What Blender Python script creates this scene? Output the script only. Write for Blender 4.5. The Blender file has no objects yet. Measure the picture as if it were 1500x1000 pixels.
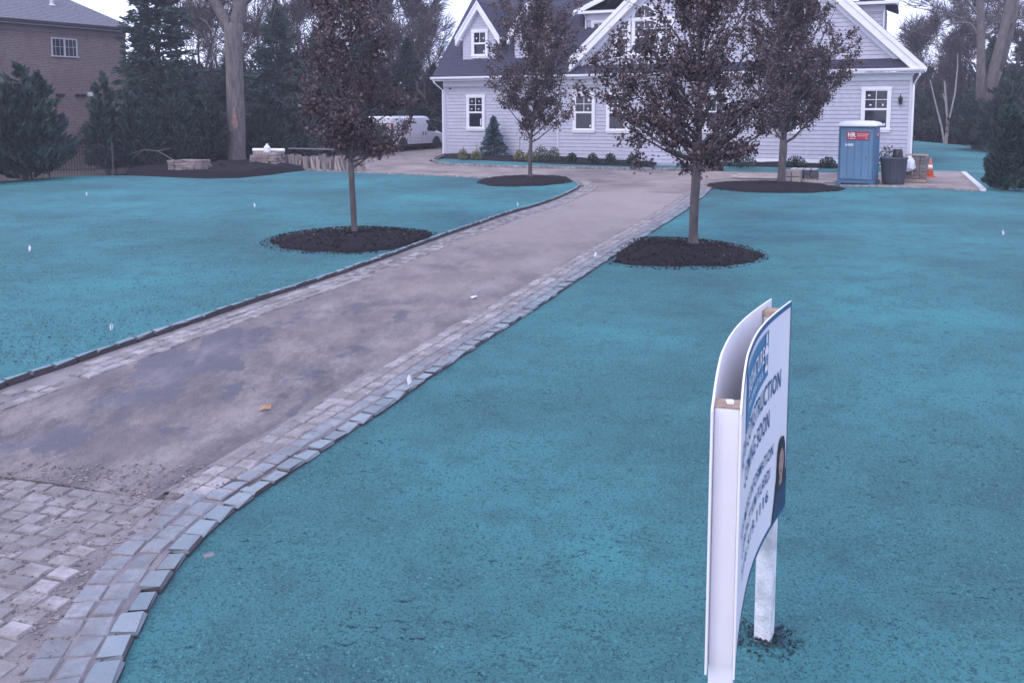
import bpy, math, random
import numpy as np
from math import sin, cos, tan, atan, radians as R, pi
from mathutils import Vector as Vec, Matrix, Euler
from mathutils.geometry import tessellate_polygon

# ------------------------------------------------------------------ camera, sky, sun, exposure
SC = bpy.context.scene
COL = SC.collection
F, H, PITCH, PPY = 1300.0, 2.9, R(6), 305.0          # focal length in photo pixels, camera height, tilt, principal row
K = tan(atan((PPY - 148) / F) - PITCH)                # the lot climbs gently towards the house
cd = bpy.data.cameras.new('camera'); cam = bpy.data.objects.new('camera', cd); COL.objects.link(cam)
cam.location = (0, 0, H); cam.rotation_euler = (R(90) - PITCH, 0, 0)
cd.sensor_width = 36; cd.lens = F / 1500 * 36; cd.shift_y = -(500 - PPY) / 1500
cd.clip_start = .1; cd.clip_end = 2000
SC.camera = cam
W = bpy.data.worlds.new('World'); SC.world = W; W.use_nodes = True
SUN_EL, SUN_AZ = R(38), R(215)
n = W.node_tree.nodes; L = W.node_tree.links
bg = n['Background']
sky = n.new('ShaderNodeTexSky'); sky.sky_type = 'NISHITA'; sky.sun_disc = False
sky.sun_elevation = SUN_EL; sky.sun_rotation = SUN_AZ; sky.dust_density = 2.0
tc = n.new('ShaderNodeTexCoord')
cl = n.new('ShaderNodeTexNoise'); cl.inputs['Scale'].default_value = 2.6; cl.inputs['Detail'].default_value = 7; cl.inputs['Roughness'].default_value = .6
mpc = n.new('ShaderNodeMapping'); mpc.inputs['Scale'].default_value = (1, 1, 3)
L.new(tc.outputs['Generated'], mpc.inputs['Vector']); L.new(mpc.outputs[0], cl.inputs['Vector'])
cr = n.new('ShaderNodeValToRGB')
cr.color_ramp.elements[0].position = .36; cr.color_ramp.elements[0].color = (6.1, 6.7, 10.6, 1)
cr.color_ramp.elements[1].position = .66; cr.color_ramp.elements[1].color = (8.9, 9.4, 13.3, 1)
L.new(cl.outputs['Fac'], cr.inputs['Fac'])
mx = n.new('ShaderNodeMix'); mx.data_type = 'RGBA'; mx.inputs['Factor'].default_value = .82
L.new(sky.outputs[0], mx.inputs['A']); L.new(cr.outputs[0], mx.inputs['B'])
L.new(mx.outputs['Result'], bg.inputs['Color']); bg.inputs['Strength'].default_value = .145
sd = bpy.data.lights.new('sun', 'SUN'); sd.energy = .75; sd.angle = R(25); sd.color = (1, .95, .9)
sun = bpy.data.objects.new('sun', sd); COL.objects.link(sun)
dirv = Vec((sin(SUN_AZ) * cos(SUN_EL), cos(SUN_AZ) * cos(SUN_EL), sin(SUN_EL)))
sun.rotation_euler = dirv.to_track_quat('Z', 'Y').to_euler()
SC.view_settings.view_transform = 'Standard'; SC.view_settings.look = 'None'
SC.view_settings.gamma = 1; SC.view_settings.use_curve_mapping = False
SC.view_settings.exposure = 0.42

# ------------------------------------------------------------------ helpers
rng = np.random.default_rng(7); rnd = random.Random(11)
def gz(y): return K * min(max(y, -20), 95)
FW = Vec((0, cos(PITCH), -sin(PITCH))); UP = Vec((0, sin(PITCH), cos(PITCH))); CP = Vec((0, 0, H))
def ray(px, py): return FW + Vec(((px - 750) / F, 0, 0)) - UP * ((py - PPY) / F)
def P(px, py, dz=0.0):                                 # survey: the point of the lot seen at a photo pixel
    d = ray(px, py); t = (dz - H) / (d.z - K * d.y); return CP + d * t
def PL(pts, dz=0.0): return [P(x, y, dz) for x, y in pts]

def mesh_from(name, V, Fc, mats=None, mi=None, smooth=False):
    me = bpy.data.meshes.new(name)
    if isinstance(Fc, np.ndarray):
        V = np.asarray(V, np.float32); nf, k = Fc.shape
        me.vertices.add(len(V)); me.vertices.foreach_set('co', V.ravel())
        me.loops.add(nf * k); me.loops.foreach_set('vertex_index', Fc.astype(np.int32).ravel())
        me.polygons.add(nf); me.polygons.foreach_set('loop_start', np.arange(nf, dtype=np.int32) * k)
        me.update(calc_edges=True)
    else:
        me.from_pydata([tuple(v) for v in V], [], Fc)
    if mats is not None:
        for m in (mats if isinstance(mats, (list, tuple)) else [mats]): me.materials.append(m)
    if mi is not None: me.polygons.foreach_set('material_index', np.asarray(mi, np.int32))
    if smooth: me.polygons.foreach_set('use_smooth', np.ones(len(me.polygons), bool))
    me.update(); return me
def link(name, me, parent=None, loc=None, rot=None, scale=None):
    o = bpy.data.objects.new(name, me); COL.objects.link(o)
    if parent is not None: o.parent = parent
    if loc is not None: o.location = loc
    if rot is not None: o.rotation_euler = rot
    if scale is not None: o.scale = scale
    return o
def tag(o, label, cat, group=None):
    o['label'] = label; o['category'] = cat
    if group: o['group'] = group
    return o
def thing(name, label, cat, loc=(0, 0, 0), rz=0, group=None, rot=None):
    o = bpy.data.objects.new(name, None); COL.objects.link(o); o.empty_display_size = .2
    o.location = loc; o.rotation_euler = rot if rot else (0, 0, rz)
    return tag(o, label, cat, group)
def kind(o, k): o['kind'] = k; return o
def dup(o, loc, rz=0, label=None, scale=None, group=None):
    r = o.copy(); COL.objects.link(r); r.location = loc; r.rotation_euler = (0, 0, rz)
    if label: r['label'] = label
    if group: r['group'] = group
    if scale is not None: r.scale = scale if hasattr(scale, '__len__') else (scale,) * 3
    for c in list(o.children):
        c2 = c.copy(); COL.objects.link(c2); c2.parent = r
        for g in list(c.children):
            g2 = g.copy(); COL.objects.link(g2); g2.parent = c2
    return r

class MB:
    def __init__(s): s.v = []; s.f = []; s.m = []
    def add(s, vs, fs, mi=0):
        b = len(s.v); s.v += [tuple(v) for v in vs]; s.f += [tuple(b + i for i in f) for f in fs]; s.m += [mi] * len(fs)
    def box(s, x0, x1, y0, y1, z0, z1, mi=0, M=None):
        vs = [Vec(c) for c in ((x0, y0, z0), (x1, y0, z0), (x1, y1, z0), (x0, y1, z0), (x0, y0, z1), (x1, y0, z1), (x1, y1, z1), (x0, y1, z1))]
        if M: vs = [M @ v for v in vs]
        s.add(vs, [(3, 2, 1, 0), (4, 5, 6, 7), (0, 1, 5, 4), (1, 2, 6, 5), (2, 3, 7, 6), (3, 0, 4, 7)], mi)
    def cbox(s, x0, x1, y0, y1, z0, z1, b=.02, mi=0, M=None):    # box with chamfered edges
        vs = []; 
        for z, e in ((z0, b), (z0 + b, 0), (z1 - b, 0), (z1, b)):
            for x, y in ((x0 + e, y0 + b), (x0 + b, y0 + e), (x1 - b, y0 + e), (x1 - e, y0 + b), (x1 - e, y1 - b), (x1 - b, y1 - e), (x0 + b, y1 - e), (x0 + e, y1 - b)):
                vs.append(Vec((x, y, z)))
        if M: vs = [M @ v for v in vs]
        fs = [tuple(range(7, -1, -1)), tuple(range(24, 32))]
        for r in range(3):
            for i in range(8): fs.append((r * 8 + i, r * 8 + (i + 1) % 8, r * 8 + 8 + (i + 1) % 8, r * 8 + 8 + i))
        s.add(vs, fs, mi)
    def tube(s, pts, rad, n=6, mi=0, cap=True):
        pts = [Vec(p) for p in pts]
        if not hasattr(rad, '__len__'): rad = [rad] * len(pts)
        b = len(s.v); fs = []; vs = []
        for i, p in enumerate(pts):
            d = (pts[min(i + 1, len(pts) - 1)] - pts[max(i - 1, 0)]).normalized()
            a = Vec((0, 0, 1)) if abs(d.z) < .9 else Vec((1, 0, 0))
            x = d.cross(a).normalized(); y = d.cross(x)
            for j in range(n): vs.append(p + (x * cos(2 * pi * j / n) + y * sin(2 * pi * j / n)) * rad[i])
        for i in range(len(pts) - 1):
            for j in range(n): fs.append((i * n + j, i * n + (j + 1) % n, (i + 1) * n + (j + 1) % n, (i + 1) * n + j))
        if cap: fs.append(tuple(range((len(pts) - 1) * n, len(pts) * n))); fs.append(tuple(range(n - 1, -1, -1)))
        s.add(vs, fs, mi)
    def lathe(s, prof, n=16, mi=0, c=(0, 0, 0)):
        vs = []; fs = []
        for r, z in prof:
            for j in range(n): vs.append((c[0] + r * cos(2 * pi * j / n), c[1] + r * sin(2 * pi * j / n), c[2] + z))
        for i in range(len(prof) - 1):
            for j in range(n): fs.append((i * n + j, i * n + (j + 1) % n, (i + 1) * n + (j + 1) % n, (i + 1) * n + j))
        fs.append(tuple(range((len(prof) - 1) * n, len(prof) * n))); fs.append(tuple(range(n - 1, -1, -1)))
        s.add(vs, fs, mi)
    def prism(s, poly, O, A, B, N, t, mi=0):           # polygon in plane (A,B) at O, extruded by t along N
        O, A, B, N = Vec(O), Vec(A), Vec(B), Vec(N); k = len(poly)
        vs = [O + A * p[0] + B * p[1] for p in poly]; vs += [v + N * t for v in vs]
        fs = [tuple(range(k - 1, -1, -1)), tuple(range(k, 2 * k))] + [(i, (i + 1) % k, k + (i + 1) % k, k + i) for i in range(k)]
        s.add(vs, fs, mi)
    def mesh(s, name, mats, smooth=False): return mesh_from(name, s.v, s.f, mats, s.m, smooth)
    def build(s, name, mats, parent=None, smooth=False, **kw): return link(name, s.mesh(name, mats, smooth), parent, **kw)

# ------------------------------------------------------------------ materials
def setup(name):
    m = bpy.data.materials.new(name); m.use_nodes = True
    nt = m.node_tree; return m, nt, nt.nodes, nt.links, nt.nodes['Principled BSDF']
def ramp(nd, cols):
    r = nd.new('ShaderNodeValToRGB'); e = r.color_ramp.elements
    while len(e) < len(cols): e.new(.5)
    for i, (p, c) in enumerate(cols): e[i].position = p; e[i].color = (*c, 1)
    return r
def noise(nd, ln, src, scale, detail=4, rough=.55, st=None):
    t = nd.new('ShaderNodeTexNoise'); t.inputs['Scale'].default_value = scale; t.inputs['Detail'].default_value = detail; t.inputs['Roughness'].default_value = rough
    if st:
        mp = nd.new('ShaderNodeMapping'); mp.inputs['Scale'].default_value = st[:3]
        if len(st) > 3: mp.inputs['Rotation'].default_value = (0, 0, st[3])
        ln.new(src, mp.inputs['Vector']); src = mp.outputs[0]
    ln.new(src, t.inputs['Vector']); return t
def coord(nd, pos):
    if pos: return nd.new('ShaderNodeNewGeometry').outputs['Position']
    return nd.new('ShaderNodeTexCoord').outputs['Object']
def mat(name, c1, c2=None, scale=4, rough=.7, bump=0, bscale=40, pos=False, st=None, detail=5, lo=.35, hi=.65, metal=0, spec=.5, rnd_obj=0):
    m, nt, nd, ln, b = setup(name); b.inputs['Roughness'].default_value = rough; b.inputs['Metallic'].default_value = metal
    b.inputs['Specular IOR Level'].default_value = spec
    src = coord(nd, pos)
    out = None
    if c2:
        t = noise(nd, ln, src, scale, detail, .6, st); r = ramp(nd, [(lo, c1), (hi, c2)]); ln.new(t.outputs['Fac'], r.inputs['Fac']); out = r.outputs[0]
    else: b.inputs['Base Color'].default_value = (*c1, 1)
    if rnd_obj and out:
        oi = nd.new('ShaderNodeObjectInfo'); mr = nd.new('ShaderNodeMapRange'); mr.inputs['To Min'].default_value = 1 - rnd_obj; mr.inputs['To Max'].default_value = 1 + rnd_obj
        ln.new(oi.outputs['Random'], mr.inputs['Value']); h = nd.new('ShaderNodeHueSaturation'); ln.new(mr.outputs[0], h.inputs['Value']); ln.new(out, h.inputs['Color']); out = h.outputs[0]
    if out: ln.new(out, b.inputs['Base Color'])
    if bump:
        t = noise(nd, ln, src, bscale, 5, .6, st); bp = nd.new('ShaderNodeBump'); bp.inputs['Strength'].default_value = bump; bp.inputs['Distance'].default_value = .02
        ln.new(t.outputs['Fac'], bp.inputs['Height']); ln.new(bp.outputs[0], b.inputs['Normal'])
    return m
def mixc(nd, ln, fac, a, b):
    x = nd.new('ShaderNodeMix'); x.data_type = 'RGBA'
    for s, v in (('Factor', fac), ('A', a), ('B', b)):
        if isinstance(v, (tuple, float, int)): x.inputs[s].default_value = (*v, 1) if isinstance(v, tuple) else v
        else: ln.new(v, x.inputs[s])
    return x.outputs['Result']
def mapr(nd, ln, v, a, b, c=0., d=1.):
    r = nd.new('ShaderNodeMapRange')
    for i, q in zip(('From Min', 'From Max', 'To Min', 'To Max'), (a, b, c, d)): r.inputs[i].default_value = q
    ln.new(v, r.inputs['Value']); return r.outputs[0]
def math_(nd, ln, op, a, b=None):
    x = nd.new('ShaderNodeMath'); x.operation = op; x.use_clamp = op in ('MULTIPLY', 'ADD')
    for i, v in enumerate((a, b)):
        if v is None: continue
        if isinstance(v, (int, float)): x.inputs[i].default_value = v
        else: ln.new(v, x.inputs[i])
    return x.outputs[0]

def lawn_mat():
    m, nt, nd, ln, b = setup('hydroseed'); src = coord(nd, True); b.inputs['Roughness'].default_value = .95; b.inputs['Specular IOR Level'].default_value = .15
    t1 = noise(nd, ln, src, .26, 6, .6); r1 = ramp(nd, [(.34, (.066, .160, .174)), (.5, (.080, .226, .236)), (.64, (.086, .300, .302))]); ln.new(t1.outputs['Fac'], r1.inputs['Fac'])
    t2 = noise(nd, ln, src, 2.6, 6, .65); soil = (.062, .118, .140)
    c = mixc(nd, ln, mapr(nd, ln, t2.outputs['Fac'], .48, .72, 0, .6), r1.outputs[0], soil)
    t3 = noise(nd, ln, src, 48, 4, .75); c = mixc(nd, ln, mapr(nd, ln, t3.outputs['Fac'], .50, .64, 0, .7), c, (.020, .058, .075))
    t4 = noise(nd, ln, src, 95, 2, .6); c = mixc(nd, ln, mapr(nd, ln, t4.outputs['Fac'], .56, .70, 0, .3), c, (.15, .38, .40))
    t5 = noise(nd, ln, src, .9, 5, .7, (1, 1.6, 1)); t6 = noise(nd, ln, src, 17, 5, .7, (.8, 1.4, 1)); c = mixc(nd, ln, math_(nd, ln, 'MULTIPLY', mapr(nd, ln, t5.outputs['Fac'], .46, .60), mapr(nd, ln, t6.outputs['Fac'], .57, .63, 0, .9)), c, (.018, .042, .056))
    ln.new(c, b.inputs['Base Color'])
    h = math_(nd, ln, 'ADD', math_(nd, ln, 'MULTIPLY', t3.outputs['Fac'], .5), math_(nd, ln, 'MULTIPLY', t2.outputs['Fac'], .5))
    bp = nd.new('ShaderNodeBump'); bp.inputs['Strength'].default_value = 1; bp.inputs['Distance'].default_value = .05; ln.new(h, bp.inputs['Height']); ln.new(bp.outputs[0], b.inputs['Normal'])
    return m
DA = -R(20.5)
def drive_mat():
    m, nt, nd, ln, b = setup('dusty_asphalt'); src = coord(nd, True)
    sx = nd.new('ShaderNodeSeparateXYZ'); ln.new(src, sx.inputs[0])
    t1 = noise(nd, ln, src, 1.7, 10, .76, (1.3, .6, 1, -DA)); r1 = ramp(nd, [(.36, (.088, .075, .083)), (.5, (.150, .127, .126)), (.62, (.245, .205, .188))]); ln.new(t1.outputs['Fac'], r1.inputs['Fac'])
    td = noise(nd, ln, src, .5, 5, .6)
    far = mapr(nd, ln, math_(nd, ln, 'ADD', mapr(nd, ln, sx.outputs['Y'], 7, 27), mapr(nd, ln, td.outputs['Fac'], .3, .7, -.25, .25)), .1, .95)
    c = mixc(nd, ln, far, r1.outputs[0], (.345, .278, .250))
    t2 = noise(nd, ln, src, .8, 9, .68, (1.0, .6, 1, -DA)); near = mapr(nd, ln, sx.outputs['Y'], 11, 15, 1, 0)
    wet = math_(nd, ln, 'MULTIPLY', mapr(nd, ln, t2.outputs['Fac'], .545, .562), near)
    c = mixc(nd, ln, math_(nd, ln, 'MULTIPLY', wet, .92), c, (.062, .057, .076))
    wv = nd.new('ShaderNodeVectorMath'); wv.operation = 'DOT_PRODUCT'; wv.inputs[1].default_value = (cos(DA), sin(DA), 0); ln.new(src, wv.inputs[0])
    tw = noise(nd, ln, src, 1.2, 3, .5)
    wq = math_(nd, ln, 'ADD', wv.outputs['Value'], 5.94); wq.node.use_clamp = False
    wq = math_(nd, ln, 'ADD', wq, mapr(nd, ln, tw.outputs['Fac'], .3, .7, -.12, .12)); wq.node.use_clamp = False
    wq = math_(nd, ln, 'ABSOLUTE', wq); wq = math_(nd, ln, 'ADD', wq, -.82); wq.node.use_clamp = False; wq = math_(nd, ln, 'ABSOLUTE', wq)
    trk = math_(nd, ln, 'MULTIPLY', mapr(nd, ln, wq, .12, .38, .55, 0), mapr(nd, ln, t1.outputs['Fac'], .4, .6))
    c = mixc(nd, ln, trk, c, (.30, .262, .255))
    t3 = noise(nd, ln, src, 60, 4, .75); c = mixc(nd, ln, mapr(nd, ln, t3.outputs['Fac'], .50, .66, 0, .65), c, (.080, .072, .08))
    t7 = noise(nd, ln, src, 75, 3, .7, (1, 1, 1, 1.)); c = mixc(nd, ln, mapr(nd, ln, t7.outputs['Fac'], .56, .72, 0, .55), c, (.34, .30, .29))
    t4 = noise(nd, ln, src, 3.4, 6, .7, (1.4, .7, 1, -DA)); c = mixc(nd, ln, mapr(nd, ln, t4.outputs['Fac'], .62, .72, 0, .6), c, (.10, .088, .095))
    t6 = noise(nd, ln, src, 7, 5, .7); c = mixc(nd, ln, mapr(nd, ln, t6.outputs['Fac'], .68, .76, 0, .6), c, (.38, .33, .31))
    ln.new(c, b.inputs['Base Color'])
    ln.new(mapr(nd, ln, wet, 0, 1, .85, .45), b.inputs['Roughness'])
    bp = nd.new('ShaderNodeBump'); bp.inputs['Strength'].default_value = .6; bp.inputs['Distance'].default_value = .012
    ln.new(math_(nd, ln, 'ADD', math_(nd, ln, 'MULTIPLY', t3.outputs['Fac'], .5), math_(nd, ln, 'MULTIPLY', t4.outputs['Fac'], .6)), bp.inputs['Height']); ln.new(bp.outputs[0], b.inputs['Normal'])
    return m
def stone_mat(name, a, c, spray=0.0, dirt=.5):
    m, nt, nd, ln, b = setup(name); src = coord(nd, True); b.inputs['Roughness'].default_value = .9; b.inputs['Specular IOR Level'].default_value = .3
    t1 = noise(nd, ln, src, 5, 6, .65); r1 = ramp(nd, [(.3, a), (.7, c)]); ln.new(t1.outputs['Fac'], r1.inputs['Fac'])
    oi = nd.new('ShaderNodeObjectInfo'); h = nd.new('ShaderNodeHueSaturation'); ln.new(mapr(nd, ln, oi.outputs['Random'], 0, 1, .78, 1.18), h.inputs['Value']); ln.new(r1.outputs[0], h.inputs['Color'])
    cc = h.outputs[0]
    t2 = noise(nd, ln, src, 2.2, 8, .78); cc = mixc(nd, ln, mapr(nd, ln, t2.outputs['Fac'], .46, .60, 0, dirt), cc, (.20, .175, .172))
    t3 = noise(nd, ln, src, 60, 3, .7); cc = mixc(nd, ln, mapr(nd, ln, t3.outputs['Fac'], .58, .75, 0, .6), cc, (.11, .10, .11))
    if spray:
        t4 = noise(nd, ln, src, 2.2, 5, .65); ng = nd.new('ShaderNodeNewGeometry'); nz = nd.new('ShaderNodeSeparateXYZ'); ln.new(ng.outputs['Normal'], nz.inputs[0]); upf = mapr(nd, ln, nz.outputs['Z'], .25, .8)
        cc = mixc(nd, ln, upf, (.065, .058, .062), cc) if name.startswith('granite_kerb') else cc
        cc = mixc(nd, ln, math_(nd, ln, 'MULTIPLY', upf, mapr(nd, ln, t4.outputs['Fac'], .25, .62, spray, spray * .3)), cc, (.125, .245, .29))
    ln.new(cc, b.inputs['Base Color'])
    t5 = noise(nd, ln, src, 34, 5, .7); bp = nd.new('ShaderNodeBump'); bp.inputs['Strength'].default_value = .7; bp.inputs['Distance'].default_value = .012; ln.new(t5.outputs['Fac'], bp.inputs['Height']); ln.new(bp.outputs[0], b.inputs['Normal'])
    return m
LAWN = lawn_mat(); DRIVE = drive_mat()
SOIL = mat('leaf_litter', (.040, .032, .030), (.090, .068, .055), 1.2, .95, .8, 30, True)
GRAVEL = mat('gravel_dust', (.165, .132, .122), (.40, .325, .292), .7, .95, .8, 45, True, detail=8, lo=.3, hi=.7)
MULCH = mat('black_mulch', (.008, .008, .011), (.034, .029, .033), 26, .95, 1.0, 40, True, lo=.3, hi=.75, spec=.15)
STONE = stone_mat('granite_setts', (.22, .20, .20), (.43, .395, .385), 0, .85)
STONE2 = stone_mat('granite_setts_oversprayed', (.20, .19, .20), (.37, .345, .345), .35, .75)
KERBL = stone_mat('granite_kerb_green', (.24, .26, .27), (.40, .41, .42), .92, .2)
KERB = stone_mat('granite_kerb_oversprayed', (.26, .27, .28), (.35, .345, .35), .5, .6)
MORTAR = mat('mortar_dirt', (.15, .132, .138), (.28, .25, .25), 2.2, .95, .7, 60, True, detail=8)
DIRT = mat('loose_dirt', (.20, .165, .16), (.36, .30, .28), 5, .95, .9, 40, True, detail=8)
def siding_mat():
    m, nt, nd, ln, b = setup('siding_shingle'); src = coord(nd, False); b.inputs['Roughness'].default_value = .7
    sx = nd.new('ShaderNodeSeparateXYZ'); ln.new(src, sx.inputs[0]); cx = nd.new('ShaderNodeCombineXYZ'); q = math_(nd, ln, 'ADD', sx.outputs['X'], sx.outputs['Y']); q.node.use_clamp = False; ln.new(q, cx.inputs[0]); ln.new(sx.outputs['Z'], cx.inputs[1])
    t = nd.new('ShaderNodeTexBrick'); t.inputs['Scale'].default_value = 1; t.inputs['Brick Width'].default_value = .17; t.inputs['Row Height'].default_value = .17; t.inputs['Mortar Size'].default_value = .004; t.inputs['Mortar Smooth'].default_value = .1; t.offset = .37
    t.inputs['Color1'].default_value = (.45, .445, .52, 1); t.inputs['Color2'].default_value = (.50, .495, .57, 1); t.inputs['Mortar'].default_value = (.40, .40, .465, 1); ln.new(cx.outputs[0], t.inputs['Vector'])
    ln.new(t.outputs['Color'], b.inputs['Base Color']); return m
SIDING = siding_mat()
TRIM = mat('white_trim', (.78, .77, .80), (.84, .83, .86), 2, .45)
ROOFM = mat('asphalt_shingle', (.036, .036, .060), (.072, .070, .105), 9, .9, .5, 40, st=(1, 1, 4), detail=6)
GLASS = mat('window_glass', (.016, .020, .034), None, rough=.06, spec=.6)
STICK = mat('sticker_paper', (.70, .70, .72), None, rough=.6)
BLACKM = mat('black_metal', (.012, .012, .014), None, rough=.45)
DARKBRICK = None
BARKP = mat('pear_bark', (.060, .050, .052), (.115, .098, .10), 9, .9, .6, 30, st=(1, 1, .3))
BARKO = mat('oak_bark', (.085, .073, .072), (.185, .158, .15), 4, .95, 1.0, 14, st=(3, 3, .5), detail=8)
BARKG = mat('grey_bark', (.070, .060, .064), (.135, .115, .115), 4, .95, .6, 14, st=(3, 3, .5), rnd_obj=.25)
TWIG = mat('twigs', (.060, .046, .050), (.125, .095, .095), .7, .95, rnd_obj=.25)
LEAFS = [mat('purple_leaf', (.066, .042, .045), (.115, .072, .074), 1.3, .6), mat('dark_purple_leaf', (.036, .024, .029), (.062, .041, .046), 1.3, .6), mat('russet_leaf', (.115, .068, .058), (.18, .112, .092), 1.3, .6)]
NEEDLE = [mat('needle_dark', (.012, .028, .025), (.030, .060, .048), .8, .8, rnd_obj=.2), mat('needle_mid', (.030, .064, .050), (.062, .112, .082), .8, .8, rnd_obj=.2)]
NEEDLEB = [mat('blue_needle', (.085, .13, .15), (.15, .21, .235), 2, .8), mat('blue_needle_deep', (.050, .085, .10), (.085, .13, .15), 2, .8)]
YELLOW = [mat('yellow_leaf', (.26, .24, .13), (.40, .36, .20), 3, .7), mat('olive_leaf', (.10, .115, .06), (.16, .16, .09), 3, .7)]
SHRUB = [mat('shrub_leaf', (.030, .055, .040), (.060, .095, .065), 3, .8), mat('shrub_leaf_deep', (.015, .030, .026), (.030, .050, .040), 3, .8)]
WHITEP = mat('white_pvc', (.76, .75, .78), (.82, .81, .83), 1.2, .4, .05, 8)
OLDPAINT = mat('weathered_white_paint', (.50, .52, .52), (.76, .76, .77), 7, .7, .5, 60, lo=.38, hi=.55)
WOODE = mat('raw_wood', (.30, .21, .16), (.45, .33, .26), 6, .85, .3, 30, st=(6, 6, 1))
VANW = mat('van_paint', (.74, .74, .77), None, rough=.3)
RUBBER = mat('tyre_rubber', (.012, .012, .013), None, rough=.85)
ALU = mat('steel_rim', (.32, .32, .34), None, rough=.35, metal=.8)
REDL = mat('red_lens', (.45, .015, .02), None, rough=.2)
FLAGM = mat('white_flag_plastic', (.66, .66, .68), None, rough=.5)

# ------------------------------------------------------------------ ground
def sheet(name, pts, mt, skirt=.0, parent=None):
    pts = [Vec(p) for p in pts]; k = len(pts)
    tri = tessellate_polygon([[Vec((p.x, p.y, 0)) for p in pts]])
    vs = list(pts); fs = []
    for t in tri:
        a, b, c = (pts[i] for i in t)
        fs.append(tuple(t) if (b - a).cross(c - a).z > 0 else tuple(reversed(t)))
    if skirt:
        vs += [p - Vec((0, 0, skirt)) for p in pts]
        for i in range(k): fs.append((i, (i + 1) % k, k + (i + 1) % k, k + i))
    return link(name, mesh_from(name, vs, fs, mt), parent)
def setting(o): return kind(o, 'structure')
def resample(pts, step):
    pts = [Vec(p) for p in pts]; out = [pts[0].copy()]; acc = 0.
    for a, b in zip(pts, pts[1:]):
        l = (b - a).length; d = step - acc
        while d <= l: out.append(a.lerp(b, d / l)); d += step
        acc = l - (d - step)
    return out
def smooth(pts, it=2):
    for _ in range(it):
        q = [pts[0]]
        for a, b in zip(pts, pts[1:]): q += [a.lerp(b, .25), a.lerp(b, .75)]
        pts = q + [pts[-1]]
    return pts
ys = [-20, 0, 10, 30, 60, 95, 160, 400, 900]; gm = MB()
for i in range(len(ys) - 1):
    w0, w1 = (-900, 900)
    gm.add([(w0, ys[i], gz(ys[i]) - .22), (w1, ys[i], gz(ys[i]) - .22), (w1, ys[i + 1], gz(ys[i + 1]) - .22), (w0, ys[i + 1], gz(ys[i + 1]) - .22)], [(0, 1, 2, 3)])
setting(gm.build('ground', SOIL))

def off(pts, d, dz=0):                                  # offset a path to its left by d
    o = []
    for i, p in enumerate(pts):
        t = (pts[min(i + 1, len(pts) - 1)] - pts[max(i - 1, 0)]); t.z = 0; t.normalize()
        q = p + Vec((-t.y, t.x, 0)) * d; q.z = gz(q.y) + dz; o.append(q)
    return o
RK = smooth(PL([(120, 1100), (165, 1000), (195, 940), (220, 890), (250, 840), (282, 800), (320, 765), (356, 735), (401, 706), (487, 647), (559, 600), (678, 518), (780, 454), (873, 391), (943, 347), (994, 315), (1020, 297), (1042, 277)]))
LK = smooth(PL([(-260, 660), (0, 569), (84, 540), (182, 507), (300, 467), (400, 433), (533, 390), (649, 346), (700, 329), (744, 313), (796, 299), (826, 287), (846, 277), (851, 271), (838, 265)]))
RIN = off(RK, .66); LIN = off(LK, -.60)

# asphalt drive, between the two cobble borders
ap0 = P(-160, 680); ap1 = P(240, 733)                     # edge between apron and asphalt
rin = [p for p in RIN if p.y > ap1.y and p.y < 29.5]; lin = [p for p in LIN if p.y > ap0.y and p.y < 28.5]
zf = lambda p, dz: Vec((p.x, p.y, gz(p.y) + dz))
drv = [zf(ap0, 0), zf(P(-60, 690), 0), zf(P(60, 704), 0), zf(P(150, 719), 0), zf(ap1, 0)] + [zf(p, 0) for p in rin] + [zf(P(1000, 284), 0), zf(P(900, 280), 0)] + [zf(p, 0) for p in reversed(lin)]
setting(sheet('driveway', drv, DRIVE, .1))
setting(sheet('paving_bed', PL([(140, 690), (330, 680), (350, 730), (300, 775), (200, 790)], -.016), MORTAR))
# gravel court in front of the house
court = PL([(1010, 291), (1042, 275), (1100, 270), (1230, 270), (1440, 278), (1412, 253), (1330, 250), (1000, 251), (800, 247), (660, 243), (628, 236), (660, 218), (560, 212), (440, 229), (400, 236), (440, 250), (530, 254), (650, 259), (760, 266), (830, 266), (860, 277), (840, 291)], -.012)
setting(sheet('gravel_court', court, GRAVEL, .1))

HK = smooth(PL([(660, 225), (638, 232), (634, 237), (650, 242), (720, 244.5), (800, 246.5), (900, 248.5), (1005, 250)]))
# lawns
LL = off(LK, .09, .035)
ll = [p for p in LL] + PL([(790, 264.5), (740, 263), (650, 258), (530, 253), (440, 250), (400, 256), (350, 261), (300, 262), (190, 257), (100, 258), (0, 266), (-300, 285)], .035)
setting(sheet('lawn', ll, LAWN, .25))
rl = [zf(p, -.035) for p in off(RK, .03)] + PL([(1060, 272), (1230, 271), (1440, 279), (1412, 253.5), (1336, 251), (1338, 206), (1420, 214), (1520, 222), (1800, 300), (3000, 1000), (1700, 1600), (300, 1500)], -.035)
setting(sheet('lawn', rl, LAWN, .15))
hl = [zf(p, .06) for p in off(HK, .02) if p.y < 43.5] + PL([(1000, 243), (815, 237.5), (660, 231.5)], .06)
setting(sheet('lawn', hl, LAWN, .15))
hr = PL([(1060, 250), (1230, 251), (1330, 251), (1336, 232), (1060, 234)], .03)
setting(sheet('lawn', hr, LAWN, .15))

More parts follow.
